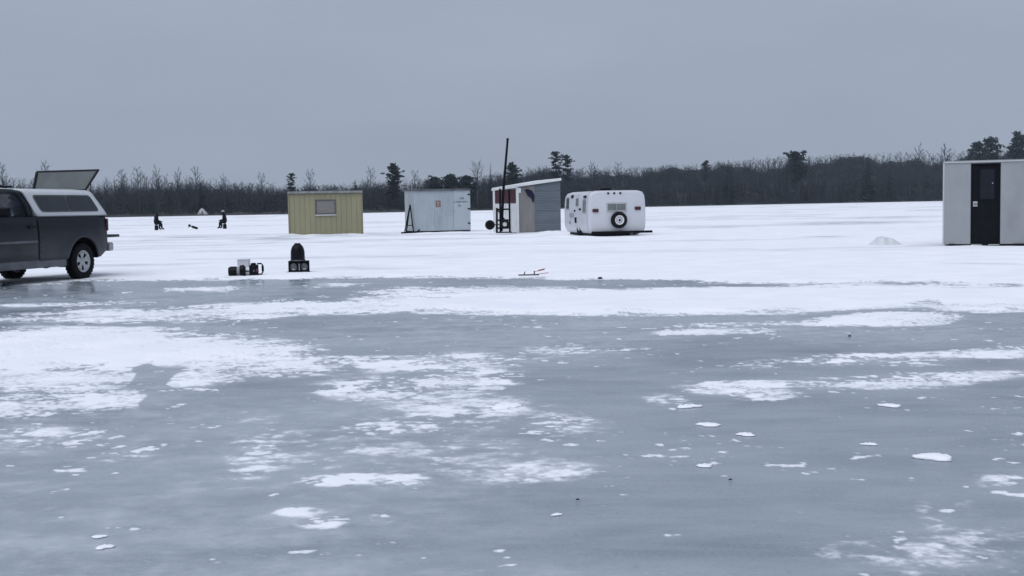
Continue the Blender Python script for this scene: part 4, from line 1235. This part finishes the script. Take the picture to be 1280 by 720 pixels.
# ================================================================== CAMPER
def build_camper():
    D = 46.5; s = D / FPX
    X = (737.5 - 640) / FPX * D
    W = 2.34; L = 3.7; H = 1.70; Z0 = .03
    yaw = R(13)
    T = thing('camper_trailer', 'white rounded fibreglass camper trailer with a spare wheel on its back', 'camper', (X, D, 0.05), yaw)
    # local: x to the right along the rear, y forward (away from the camera)
    def sect(y):
        """outline across the width at depth y: returns half-width scale and top/bottom"""
        e = min(1, y / .16); e2 = min(1, (L - y) / .6)
        k = math.sqrt(max(0, 1 - (1 - e) ** 2)); k2 = math.sqrt(max(0, 1 - (1 - e2) ** 2))
        return k, k2
    rows = []
    ys = [0.0, .006, .016, .03, .055, .09, .125, .16, .22, .8, 1.4, 2.0, 2.6, 3.1, 3.3, 3.45, 3.56, 3.64, 3.69, 3.7]
    cz = Z0 + .20 + (H - .1) * .5
    n = 56
    for y in ys:
        k, k2 = sect(y); kk = min(k, k2)
        sh_x = .935 + .065 * kk; sh_z = .90 + .10 * kk
        row = []
        for i in range(n):
            th = 2 * math.pi * i / n
            c, sn = math.cos(th), math.sin(th)
            p = 10.0
            rr = (abs(c) ** p + abs(sn) ** p) ** (-1 / p)
            xx = rr * c * W / 2; zz = rr * sn * (H * .5)
            # tumblehome: narrower to the top and tucked in at the bottom
            v = zz / (H * .5)
            xx *= 1 - .05 * max(0, v) ** 2.0 - .07 * max(0, -v - .45) ** 1.3
            row.append((W / 2 + xx * sh_x, y, Z0 + H * .5 + zz * sh_z + (0.06 * kk - .06) * 0))
        row.append(row[0]); rows.append(row)
    b = MB(); b.sheet(rows)
    b.add(rows[0][:-1], [tuple(range(n))]); b.add(rows[-1][:-1], [tuple(range(n))])
    body = b.build('shell', FIBRE, T, smooth=True, merge=True)
    try: body.data.set_sharp_from_angle(angle=R(75))
    except Exception: pass
    # seam round the shell just ahead of the rear
    def ring(y, off, r):
        k, k2 = sect(y); pts = []
        i0 = min(range(len(ys)), key=lambda q: abs(ys[q] - y)); row = rows[i0][:-1]
        c = Vector((W / 2, y, Z0 + H / 2))
        for p in row: v = Vector(p); pts.append(v + (v - c).normalized() * off)
        pts.append(pts[0]); return pts
    MB().tube(ring(.22, .004, 0), .010, 5, cap=False).build('seam_trim', ALU, body)
    def zpx(py): return CAM_H - (py - 255.6) * s     # height above ice of a picture row, at this distance
    def xpx(px): return (px - 737.5) * s * 1.06
    # rear window with frame
    wx0, wx1 = xpx(759.5), xpx(784); wz0, wz1 = zpx(266.5), zpx(255.5)
    b = MB(); f = .05
    b.box(((wx0 + wx1) / 2, -.012, wz1 - f / 2), (wx1 - wx0, .03, f)); b.box(((wx0 + wx1) / 2, -.012, wz0 + f / 2), (wx1 - wx0, .03, f))
    for x in (wx0 + f / 2, wx1 - f / 2): b.box((x, -.012, (wz0 + wz1) / 2), (f, .03, wz1 - wz0 - 2 * f))
    w = b.build('rear_window', ALU, T, bevel=.004)
    pbox('pane', GLASSG, w, ((wx0 + wx1) / 2, -.006, (wz0 + wz1) / 2), (wx1 - wx0 - 2 * f, .014, wz1 - wz0 - 2 * f))
    pbox('mullion', ALU, w, ((wx0 + wx1) / 2, -.018, (wz0 + wz1) / 2), (.02, .012, wz1 - wz0 - 2 * f))
    # lamps
    for px, py in ((745.5, 264.8), (798, 262.8)):
        l = pbox('tail_light', REDL, T, (xpx(px), -.02, zpx(py)), (.24, .06, .13), bevel=.012)
        pbox('lens', mat('dark_lens', (.05, .012, .02), .2), l, (xpx(px), -.055, zpx(py) + .0), (.17, .014, .07), bevel=.004)
    for px in (761.5, 769, 776.5):
        pbox('clearance_light', BLACKP, T, (xpx(px), -.01, zpx(243.4)), (.075, .05, .075), bevel=.012)
    # spare wheel: axle along y
    sp = wheel(T, 'spare_wheel', (xpx(773.5), -.12, zpx(277.0)), .305, .17, rimmat=WHITEP, hub=.60, spokes=9)
    MB().lathe([(.001, -.215), (.045, -.212), (.05, -.18)], 14, 'y', (xpx(773.5), 0, zpx(277.0))).build('hub_cap', BLACK, sp)
    # bumper and frame below
    bm_ = pbox('rear_bumper', BLACK, T, (W / 2 + .12, -.16, .115), (W + .12, .10, .09), bevel=.01)
    pbox('bumper_bracket', BLACK, bm_, (.5, -.06, .115), (.08, .2, .08)); pbox('bumper_bracket', BLACK, bm_, (W - .4, -.06, .115), (.08, .2, .08))
    pbox('chassis', BLACK, T, (W / 2 - .1, 1.6, .08), (W * .82, 3.0, .16)); pbox('under_shade_strip', BLACK, T, (W * .36, -.10, .03), (W * .66, .05, .12))  # black strip behind the bumper stands in for the shade under the camper
    jk = ptube('jack_foot', BLACK, T, [(xpx(792), -.12, .09), (xpx(792), -.12, .0)], .035, 6); pbox('jack_plate', BLACK, jk, (xpx(792), -.12, .015), (.16, .12, .025))
    # left side: x is about 0 there; windows, door, hatches
    def sx(z):
        v = (z - Z0 - H * .5) / (H * .5)
        return W / 2 - W / 2 * (1 - .05 * max(0, v) ** 2.0 - .07 * max(0, -v - .45) ** 1.3)
    def sidebox(name, m, par, y0, y1, z0, z1, t=.03, off=0.0):
        xa, xb = sx(z0) - off, sx(z1) - off
        bb = MB().add([(xa + .02, y0, z0), (xa + .02, y1, z0), (xb + .02, y1, z1), (xb + .02, y0, z1), (xa - t, y0, z0), (xa - t, y1, z0), (xb - t, y1, z1), (xb - t, y0, z1)],
            [(0, 1, 2, 3), (4, 5, 6, 7), (0, 1, 5, 4), (1, 2, 6, 5), (2, 3, 7, 6), (3, 0, 4, 7)])
        return bb.build(name, m, par, bevel=.006)
    for y0, y1, z0, z1 in ((.38, .86, .86, 1.42), (2.78, 3.25, 1.0, 1.52)):
        wf = sidebox('side_window', ALU, T, y0, y1, z0, z1, .012)
        sidebox('pane', GLASSD if y0 > 2 else GLASSG, wf, y0 + .05, y1 - .05, z0 + .05, z1 - .05, .020)
    dr = sidebox('door', FIBRE, T, 1.25, 1.98, .30, 1.62, .014)
    sidebox('handle', BLACK, dr, 1.88, 1.95, .92, 1.0, .05); sidebox('door_window', GLASSG, dr, 1.45, 1.8, 1.15, 1.45, .022)
    sidebox('vent_cover', BLACKP, T, .42, .72, 1.46, 1.56, .04); sidebox('vent_cover', BLACKP, T, 2.25, 2.5, 1.47, 1.60, .035)
    sidebox('fridge_vent', GREYWALL, T, 2.1, 2.7, .70, .86, .025); sidebox('awning_bracket', BLACK, T, 1.1, 1.2, .98, 1.06, .06)
    sidebox('utility_hatch', BLACK, T, 1.72, 1.92, .48, .70, .03); sidebox('filler_cap', GREYWALL, T, 2.6, 2.75, .42, .54, .03)
    wheel_c = (0.14, 1.55, .22)
    w = MB()
    ang = [(0.30, -.08)]
    tw = MB(); tw.lathe([(.12, -.07), (.20, -.09), (.29, -.06), (.29, .06), (.20, .09), (.12, .07)], 28, 'x', (.10, 1.55, .22)); tw.build('wheel', RUBBER, T, smooth=True)
    ptube('hitch_bar', BLACK, T, [(W / 2 - .5, L - .2, .2), (W / 2, L + 1.0, .25)], .04, 6); ptube('hitch_bar', BLACK, T, [(W / 2 + .5, L - .2, .2), (W / 2, L + 1.0, .25)], .04, 6)
    # roof vent
    rv = pbox('roof_vent', BLACKP, T, (xpx(766), .95, Z0 + H + .03), (.42, .42, .10), bevel=.02)
    pbox('vent_lid', BLACKP, rv, (xpx(766), .95, Z0 + H + .09), (.46, .46, .025), bevel=.008)
    pbox('roof_edge_strip', BLACKP, T, (W / 2 + .05, .35, Z0 + H + .005), (W * .72, .05, .03))
    MOUND.append((X - 1.3, D + 1.2, .6, 1.2, .10, 0)); MOUND.append((X - .6, D - .6, .9, .4, .04, 0))

# ================================================================== GEAR ON THE ICE
def build_gear():
    # two-part black box carrying a domed hood
    p = at_ground(374, 341.5); s = p.y / FPX
    T = thing('domed_heater', 'black domed unit standing on a low two-sided black box on the ice', 'heater', (p.x, p.y, .01), R(9.5))
    W = 26 * s; H = 15 * s; d = .26
    b = MB()
    b.box((0, 0, H - .012), (W, d, .024)); b.box((0, 0, .03), (W, d, .02))
    for x in (-W / 2 + .015, W / 2 - .015): b.box((x, 0, H / 2), (.03, d, H - .05))
    b.box((0, d / 2 - .01, H / 2), (W - .06, .02, H - .05))
    bx = b.build('case', BLACKP, T, bevel=.006)
    for x in (-.105, .105):
        pn = MB(); pts = []
        w, h = .062, .145
        prof = [(x - w, .05 + .03), (x - w * .6, .05), (x + w * .6, .05), (x + w, .08)] + [(x + w * math.cos(t), .05 + h - w + w * math.sin(t)) for t in np.linspace(0, math.pi, 9)]
        pn.prism(prof, -d / 2 + .03, -d / 2 + .055, 'y').build('grey_panel', mat('dull_grey_panel', (.075, .085, .095), .5, var=.4, scale=14), bx)
        pbox('chrome_bar', ALU, bx, (x, -d / 2 + .022, .075), (.06, .012, .018), bevel=.004)
    pbox('centre_post', BLACKP, bx, (-.022, -d / 2 + .02, H / 2 - .015), (.03, .05, H)); pbox('centre_post', BLACKP, bx, (.03, -d / 2 + .02, H / 2 - .015), (.022, .05, H))
    pbox('centre_strip', ALU, bx, (.004, -d / 2 + .035, H / 2), (.02, .02, H * .55))
    for x in (-W / 2, W / 2 - .02): pbox('foot', BLACKP, T, (x, -.04, .012), (.07, .2, .024), bevel=.004)
    r = 8.7 * s; hz = 22 * s
    cx = -.018
    prof = [(r * 1.0, H + .004), (r * 1.02, H + .03), (r * 1.0, H + hz * .35)] + [(max(.001, r * math.cos(t) ** .8), H + hz * .40 + hz * .58 * math.sin(t)) for t in np.linspace(0, math.pi / 2, 14)]
    dm = MB().lathe(prof, 28, 'z', (cx, .0, 0)).build('dome', BLACKP, T, smooth=True)
    MB().lathe([(r * .45, H + hz * 0.95), (r * .46, H + hz * .985), (r * .38, H + hz * 1.0), (.001, H + hz * 1.0)], 12, 'z', (cx, 0, 0)).build('dome_knob', BLACKP, dm, smooth=True)
    MB().lathe([(r * 1.05, H + .0), (r * 1.09, H + .01), (r * 1.05, H + .02)], 28, 'z', (cx, 0, 0)).build('dome_rim', mat('dull_grey_panel', (.075, .085, .095)), dm, smooth=True)

    # black motor unit lying on the ice, with a tube handle
    p = at_ground(307, 346.0); s = p.y / FPX
    T = thing('motor_unit', 'black cylindrical motor unit with a tube handle lying on the ice', 'motor', (p.x, p.y, .02), R(8))
    def X(px): return (px - 307) * s
    r = 6.0 * s
    MB().lathe([(.001, X(286.2)), (r * .75, X(286.2)), (r * 1.0, X(288.5)), (r * 1.02, X(296)), (r * .93, X(296.5))], 22, 'x', (0, 0, r)).build('end_drum', BLACKP, T, smooth=True)
    MB().lathe([(r * .8, X(296.4)), (r * .8, X(301)), (.001, X(301))], 20, 'x', (0, 0, r)).build('pale_collar', mat('pale_grey_collar', (.22, .235, .25), .5), T, smooth=True)
    MB().lathe([(.001, X(300.3)), (r * 1.06, X(300.3)), (r * 1.18, X(302)), (r * 1.18, X(305.3)), (r * .9, X(306.6))], 22, 'x', (0, 0, r * 1.1)).build('drum', BLACKP, T, smooth=True)
    pbox('clamp', BLACK, T, (X(306.3), -.06, r * .95), (.035, r * 1.6, r * 2.0), bevel=.008)
    MB().lathe([(r * .78, X(306.5)), (r * .8, X(312.5)), (.001, X(312.5))], 18, 'x', (0, 0, r)).build('pale_collar', WHITEP, T, smooth=True)
    pbox('cross_brace', BLACK, T, (X(309.5), -.075, r), (.10, .02, .022))
    eng = MB(); eng.box((X(317.5), 0, r * 1.15), (11 * s, r * 1.9, r * 2.2)).box((X(317), 0, r * 2.4), (6.5 * s, r * 1.2, r * .5)).build('engine_block', BLACKP, T, bevel=.02)
    MB().lathe([(.001, -r * 1.12), (r * .5, -r * 1.12), (r * .85, -r * 1.0), (r * .85, -r * .9)], 18, 'y', (X(318), 0, r * 1.05)).build('pull_starter', BLACK, T, smooth=True)
    MB().lathe([(.001, -r * 1.2), (r * .2, -r * 1.2), (r * .24, -r * 1.1)], 12, 'y', (X(318), 0, r * 1.05)).build('starter_hub', mat('dull_grey_panel', (.075, .085, .095)), T, smooth=True)
    pbox('red_switch', REDL, T, (X(322), -r * .9, r * 1.1), (.05, .05, .06), bevel=.01)
    MB().tube([(X(321.5), -.02, r * 2.45), (X(326.5), -.02, r * 2.5), (X(328.3), -.02, r * 2.2), (X(328.5), -.02, r * .75), (X(327), -.02, r * .3), (X(322), -.02, r * .25)], .014, 8).build('handle', BLACK, T, smooth=True)
    ptube('handle_grip', BLACKP, T, [(X(328.4), -.02, r * 2.0), (X(328.5), -.02, r * .9)], .022, 8)

    # pale box standing behind it
    p2 = at_ground(304, 343.0); s = p2.y / FPX
    B = thing('pale_box', 'pale grey box standing behind the black motor unit', 'box', (p2.x, p2.y, .01), R(2))
    PB = mat('pale_box_plastic', (.46, .46, .50), .6, var=.04)
    bo = MB().box((0, .10, 8.5 * s), (14 * s, .2, 17 * s)).build('body', PB, B, bevel=.012)
    pbox('lid', PB, B, (0, .10, 17.4 * s), (14.6 * s, .215, 1.6 * s), bevel=.008)

    # tip-up lying on the snow
    p = at_ground(661, 347.0); s = p.y / FPX
    T = thing('tip_up', 'small fishing tip-up with a red flag lying on the snow at the ice edge', 'tip-up', (p.x, p.y, .03), R(3))
    RED = mat('red_flag', (.35, .06, .07), .7)
    pbox('base_stick', mat('dark_stick', (.05, .045, .05), .8), T, (0, 0, .018), (26 * s, .03, .022), bevel=.004)
    ptube('upright', mat('dark_stick', (.05, .045, .05)), T, [(-6 * s, 0, .02), (-4.5 * s, .01, .075)], .010, 6)
    ptube('upright', mat('dark_stick', (.05, .045, .05)), T, [(7 * s, 0, .02), (7 * s, .01, .085)], .012, 6)
    ptube('flag_wire', RED, T, [(8 * s, 0, .022), (25 * s, .05, .045)], .006, 5)
    MB().sheet([[(12 * s, .02, .075), (20 * s, .03, .10)], [(12.5 * s, .03, .10), (20.5 * s, .04, .125)]]).build('flag', RED, T, solid=.004)
    ptube('flag_wire', RED, T, [(7 * s, 0, .07), (21 * s, .035, .115)], .005, 5)

    DARK = mat('dark_soil', (.035, .033, .036), .9, var=.3)
    def clod(px, py, w, label):
        q = at_ground(px, py); s = q.y / FPX
        r = random.Random(px); bm = bmesh.new(); bmesh.ops.create_icosphere(bm, subdivisions=2, radius=1)
        for v in bm.verts:
            k = r.uniform(.75, 1.2); v.co = Vector((v.co.x * w * s * .5 * k, v.co.y * w * s * .42 * k, max(-.2, v.co.z) * w * s * .32 * k))
        me = bpy.data.meshes.new('dirt_clod'); bm.to_mesh(me); bm.free(); me.materials.append(DARK)
        o = bpy.data.objects.new('dirt_clod', me); col.objects.link(o); o.location = (q.x, q.y, .012 if py > 400 else .03)
        tag(o, label, 'dirt clod', 'dark clods lying on the ice')
    clod(750, 350.5, 7, 'dark clod lying where the drift meets the grey strip, right of the tip-up')
    clod(722, 628, 5, 'tiny dark clod alone on the bare ice low in the middle')
    clod(913, 603, 5, 'tiny dark clod on the bare ice, right of and farther than the other')
    clod(1062, 422, 5, 'dark clod among the thin snow streaks before the grey shack')

    def chunk(px, py, w, label, h=.35, group='snow chunks on the bare ice'):
        q = at_ground(px, py); s = q.y / FPX
        r = random.Random(px * 3 + 1); bm = bmesh.new(); bmesh.ops.create_icosphere(bm, subdivisions=3, radius=1)
        ph = [r.uniform(0, 6.28) for _ in range(6)]
        for v in bm.verts:
            th = math.atan2(v.co.y, v.co.x)
            k = 1 + .22 * math.sin(2 * th + ph[0]) + .16 * math.sin(3 * th + ph[1]) + .10 * math.sin(5 * th + ph[2]) + .06 * math.sin(9 * th + ph[3])
            z = max(-.1, v.co.z)
            v.co = Vector((v.co.x * w * s * .5 * k, v.co.y * w * s * .36 * k, z * w * s * .5 * h * (1 + .3 * math.sin(4 * v.co.x * 3 + ph[4]))))
        me = bpy.data.meshes.new('snow_chunk'); bm.to_mesh(me); bm.free(); me.materials.append(SNOW)
        for f in me.polygons: f.use_smooth = True
        o = bpy.data.objects.new('snow_chunk', me); col.objects.link(o); o.location = (q.x, q.y, .003); o.rotation_euler = (0, 0, r.uniform(-.3, .3))
        tag(o, label, 'snow chunk', group)
    chunk(1168, 573, 46, 'largest loose chunk of snow, alone on the bare ice low at right', .22)
    chunk(1113, 508, 26, 'flat snow chunk farther out than the largest loose one, slightly left of it', .2)
    chunk(886, 532, 28, 'upper left of the trio of snow chunks right of centre on the bare ice', .2)
    chunk(932, 544, 24, 'rightmost of the trio of snow chunks right of centre on the bare ice', .2)
    chunk(881, 583, 22, 'nearest of the trio of snow chunks right of centre on the bare ice', .2)
    chunk(1087, 556, 18, 'small snow chunk left of the largest loose one', .2)
    chunk(131, 685, 22, 'lower of two snow chunks close together low at left', .25)
    chunk(124, 672, 17, 'upper of two snow chunks close together low at left', .25)
    chunk(860, 509, 28, 'snow chunk left of the snow streaks, farthest of those right of centre', .2)
    chunk(696, 644, 14, 'small snow chunk just left of the tiny dark clod low in the middle', .2)
    chunk(632, 509, 44, 'long snow chunk at the right end of the broken snow cover in the middle', .2)

    # shovelled snow pile
    q = at_ground(1108, 305.5); s = q.y / FPX
    me = bpy.data.meshes.new('snow_pile'); n = 40
    b = MB(); rows = []
    for j in range(n + 1):
        row = []
        for i in range(n + 1):
            x = (i / n - .5) * 2; y = (j / n - .5) * 2
            h = max(0, 1 - math.hypot((x + .25) / (.75 if x < -.25 else 1.25), y) ** 1.6) ** 1.7
            nz = float(fbm(np.array([x * 2.2 + 3]), np.array([y * 2.2 + 7]), 4, 9)[0]) - .5
            row.append((x * 24 * s, y * .55, h * 13.5 * s * (1 + .7 * nz) + nz * .08 * min(1, h * 4) - .03))
        rows.append(row)
    o = b.sheet(rows).build('snow_pile', mat('greyish_snow', (.62, .64, .68), .9, var=.12, scale=5, bump=.7, bscale=12), smooth=True)  # snow in a greyer tone than the field around it
    o.location = (q.x, q.y, .0); tag(o, 'small pile of greyish shovelled snow left of the grey shack', 'snow pile')

# ================================================================== PEOPLE
def skin_mesh(name, joints, edges, root, m, parent, sub=2):
    names = list(joints); idx = {k: i for i, k in enumerate(names)}
    me = bpy.data.meshes.new(name); me.from_pydata([joints[k][0] for k in names], [(idx[a], idx[b]) for a, b in edges], [])
    o = bpy.data.objects.new(name, me); col.objects.link(o)
    md = o.modifiers.new('Skin', 'SKIN'); md.use_smooth_shade = True
    sv = me.skin_vertices[0].data
    for k in names:
        r = joints[k][1]; sv[idx[k]].radius = (r, r) if not isinstance(r, tuple) else r
        sv[idx[k]].use_root = (k == root)
    ss = o.modifiers.new('Subdivision', 'SUBSURF'); ss.levels = sub; ss.render_levels = sub
    dg = bpy.context.evaluated_depsgraph_get(); dg.update()
    ev = o.evaluated_get(dg); m2 = bpy.data.meshes.new_from_object(ev)
    bpy.data.objects.remove(o); bpy.data.meshes.remove(me)
    m2.materials.clear(); m2.materials.append(m); m2.name = name
    for f in m2.polygons: f.use_smooth = True
    ob = bpy.data.objects.new(name, m2); col.objects.link(ob); ob.parent = parent
    return ob

def build_person(px, py, D, yaw, label, hat, seat_label):
    CL = mat('dark_winter_clothes', (.009, .010, .014), .9, var=.3, scale=6, spec=.15)
    SK = mat('skin', (.10, .075, .066), .6, var=.05)
    X = (px - 640) / FPX * D
    T = thing('person', label, 'person', (X, D, .03), yaw, 'people fishing on the ice')
    J = {'hip': ((0, 0, .46), .165), 'belly': ((.03, 0, .62), .165), 'chest': ((.09, 0, .84), .17), 'neck': ((.13, 0, 1.00), .07), 'head0': ((.15, 0, 1.07), .078), 'head1': ((.165, 0, 1.17), .088), 'head2': ((.16, 0, 1.24), .06)}
    E = [('hip', 'belly'), ('belly', 'chest'), ('chest', 'neck'), ('neck', 'head0'), ('head0', 'head1'), ('head1', 'head2')]
    for sgn, n in ((1, 'l'), (-1, 'r')):
        J.update({'hp' + n: ((.04, sgn * .10, .45), .115), 'kn' + n: ((.36, sgn * .14, .49), .085), 'an' + n: ((.34 + .05 * sgn, sgn * .14, .12), .062), 'to' + n: ((.50 + .05 * sgn, sgn * .15, .045), .045),
                  'sh' + n: ((.08, sgn * .20, .90), .085), 'el' + n: ((.10, sgn * .27, .64), .062), 'wr' + n: ((.34, sgn * .15, .58), .042), 'pa' + n: ((.41, sgn * .12, .575), .036)})
        E += [('hip', 'hp' + n), ('hp' + n, 'kn' + n), ('kn' + n, 'an' + n), ('an' + n, 'to' + n), ('chest', 'sh' + n), ('sh' + n, 'el' + n), ('el' + n, 'wr' + n), ('wr' + n, 'pa' + n)]
    body = skin_mesh('body', J, E, 'hip', CL, T)
    for sgn in (1, -1):                                     # gloved fingers curled on the knees
        b = MB()
        for k in range(4):
            y = sgn * .12 + (k - 1.5) * .021; L = (.055, .064, .060, .048)[k]
            b.tube([(.425, y, .580), (.425 + L * .6, y, .578), (.425 + L, y, .555)], [.011, .010, .008], 6)
        b.tube([(.40, sgn * .12 - sgn * .035, .58), (.425, sgn * .12 - sgn * .055, .575), (.45, sgn * .12 - sgn * .055, .565)], [.012, .011, .008], 6)
        b.build('glove', CL, T, smooth=True)
    # face: a shallow mask with brow, nose, mouth and eyes
    rows = []
    for j in range(9):
        v = j / 8; z = 1.075 + .135 * v; row = []
        for i in range(9):
            u = i / 8 * 2 - 1
            x = .165 + math.sqrt(max(0, .0088 - (z - 1.14) ** 2 * .35)) * math.cos(u * 1.0) + .004
            if abs(u) < .3: x += .018 * max(0, 1 - abs(v - .42) / .22) * (1 - abs(u) / .3)
            row.append((x, .075 * math.sin(u * 1.2), z))
        rows.append(row)
    fc = MB().sheet(rows).build('face', SK, T, smooth=True)
    for sgn in (1, -1): MB().lathe([(.001, .252), (.007, .250), (.009, .246)], 8, 'x', (.0, sgn * .03, 1.155)).build('eye', BLACKP, fc)
    pbox('mouth', mat('lips', (.25, .11, .10), .6), fc, (.252, 0, 1.10), (.008, .04, .008))
    hm = hat
    h = MB().lathe([(.098, 1.175), (.102, 1.20), (.095, 1.235), (.07, 1.27), (.03, 1.288), (.001, 1.292)], 18, 'z', (.155, 0, 0)).build('hat', hm, T, smooth=True)
    MB().lathe([(.100, 1.165), (.108, 1.175), (.106, 1.20), (.100, 1.205)], 18, 'z', (.155, 0, 0)).build('hat_brim', hm, h, smooth=True)
    # collar and hem of the jacket
    MB().lathe([(.075, .985), (.10, .99), (.105, 1.03), (.085, 1.045)], 16, 'z', (.135, 0, 0)).build('collar', CL, T, smooth=True)
    # bucket to sit on
    BK = mat('dark_bucket', (.010, .010, .013), .7, spec=.15)
    B = thing('bucket', seat_label, 'bucket', (X + .06 * math.cos(yaw), D, .03), yaw, 'upturned buckets used as seats')
    MB().lathe([(.001, 0), (.125, 0), (.13, .02), (.115, .31), (.12, .325), (.001, .33)], 20, 'z').build('pail', BK, B, smooth=True)
    MB().lathe([(.12, .31), (.128, .315), (.128, .335), (.001, .338)], 20, 'z').build('lid', BK, B, smooth=True)

def build_people():
    D = 82.0
    build_person(196.5, 288, D, R(0), 'person in dark clothes sitting on the left, facing right', mat('black_knit', (.012, .012, .015), .9), 'dark bucket under the left seated person')
    build_person(284, 287, D + 1, R(180), 'person in dark clothes and a pale cap sitting on the right, facing left', mat('pale_knit', (.30, .31, .33), .9), 'dark bucket under the right seated person')
    # low gear between them
    X = (241 - 640) / FPX * D
    T = thing('ice_auger', 'low dark hand auger lying tilted on the snow between the two seated people', 'auger', (X, D, .04), R(0))
    DK = mat('dark_winter_clothes', (.016, .018, .024))
    ptube('shaft', DK, T, [(-.06, 0, .22), (.46, 0, .05)], .03, 6)
    b = MB()
    for k in range(10):
        u = .25 + k * .07; th = k * 1.2
        b.box((-.06 + .52 * u, 0, .22 - .17 * u), (.05, .13, .12), (th, .3, 0))
    b.build('blade', DK, T)
    MB().lathe([(.001, -.08), (.08, -.07), (.095, 0), (.08, .07), (.001, .08)], 14, 'y', (-.11, 0, .26)).build('head', BLACKP, T, smooth=True)
    ptube('handle', mat('pale_knit', (.30, .31, .33)), T, [(-.14, -.03, .22), (-.20, -.03, .13)], .03, 6)

def build_shelter():
    D = shore_d(252) + 2
    p = at_depth(252.5, 267.5, D); s = D / FPX
    T = thing('white_shelter', 'small white peaked shelter on the far shore between the two seated people', 'shelter', (p.x, D, bank_z(252, 2) - .1), 0)
    W = 13 * s; 
    WT = mat('white_canvas', (.62, .63, .65), .8, var=.1, scale=1)
    top = at_depth(252, 260.3, D).z - bank_z(252, 2) + .1; zb = .05; dy = 2.4
    r0 = [(-W / 2, 0, zb), (-W * .22, .0, zb + (top - zb) * .75), (-.02 * W, 0, top), (W * .16, 0, zb + (top - zb) * .72), (W / 2, 0, zb)]
    rows = [[(x * 1.0, k * dy, z * (1 if 0 < k < 1 else .97)) for x, y, z in r0] for k in (0, .5, 1)]
    cv = MB().sheet(rows).build('canvas', WT, T, solid=.03)
    MB().add([(x, .02, z) for x, y, z in r0], [(0, 1, 2, 3, 4)]).build('end_flap', WT, cv)
    MB().add([(-.05 * W, .0, zb), (-.05 * W, .0, top * .72), (.08 * W, .0, top * .62), (.12 * W, .0, zb)], [(0, 1, 2, 3)]).build('inside_shade_sheet', mat('shaded_inside_grey', (.16, .16, .17), .9), cv, solid=.02)  # grey sheet over the closed flap paints the shaded inside
    for x in (-W * .22, W * .16): ptube('pole', ALU, T, [(x, -.03, .0), (x, -.03, top * .74)], .03, 6)

def build_haze():
    HX, HY0, HY1 = 1560, -1560, 1560
    o = MB().box((0, 0, 60 - 1.5), (2 * HX, HY1 - HY0, 120)).build('haze', bpy.data.materials.new('haze'))
    m = o.data.materials[0]; m.use_nodes = True; t = m.node_tree
    for n in list(t.nodes):
        if n.type != 'OUTPUT_MATERIAL': t.nodes.remove(n)
    out = [n for n in t.nodes if n.type == 'OUTPUT_MATERIAL'][0]
    v = t.nodes.new('ShaderNodeVolumePrincipled')
    v.inputs['Color'].default_value = (.72, .86, 1.0, 1); v.inputs['Density'].default_value = HAZE
    v.inputs['Anisotropy'].default_value = 0.2
    t.links.new(v.outputs['Volume'], out.inputs['Volume'])
    tag(o, 'thin winter haze over the lake', kind='stuff')
HAZE = 0.00018

# ================================================================== BUILD
build_shore()
build_forest()
build_trees()
build_truck()
build_yellow(); build_pale()
p0, D0 = build_red(); build_dolly(p0, D0)
build_camper(); build_grey()
build_gear(); build_people(); build_shelter()
build_lake()
if HAZE > 0: build_haze()
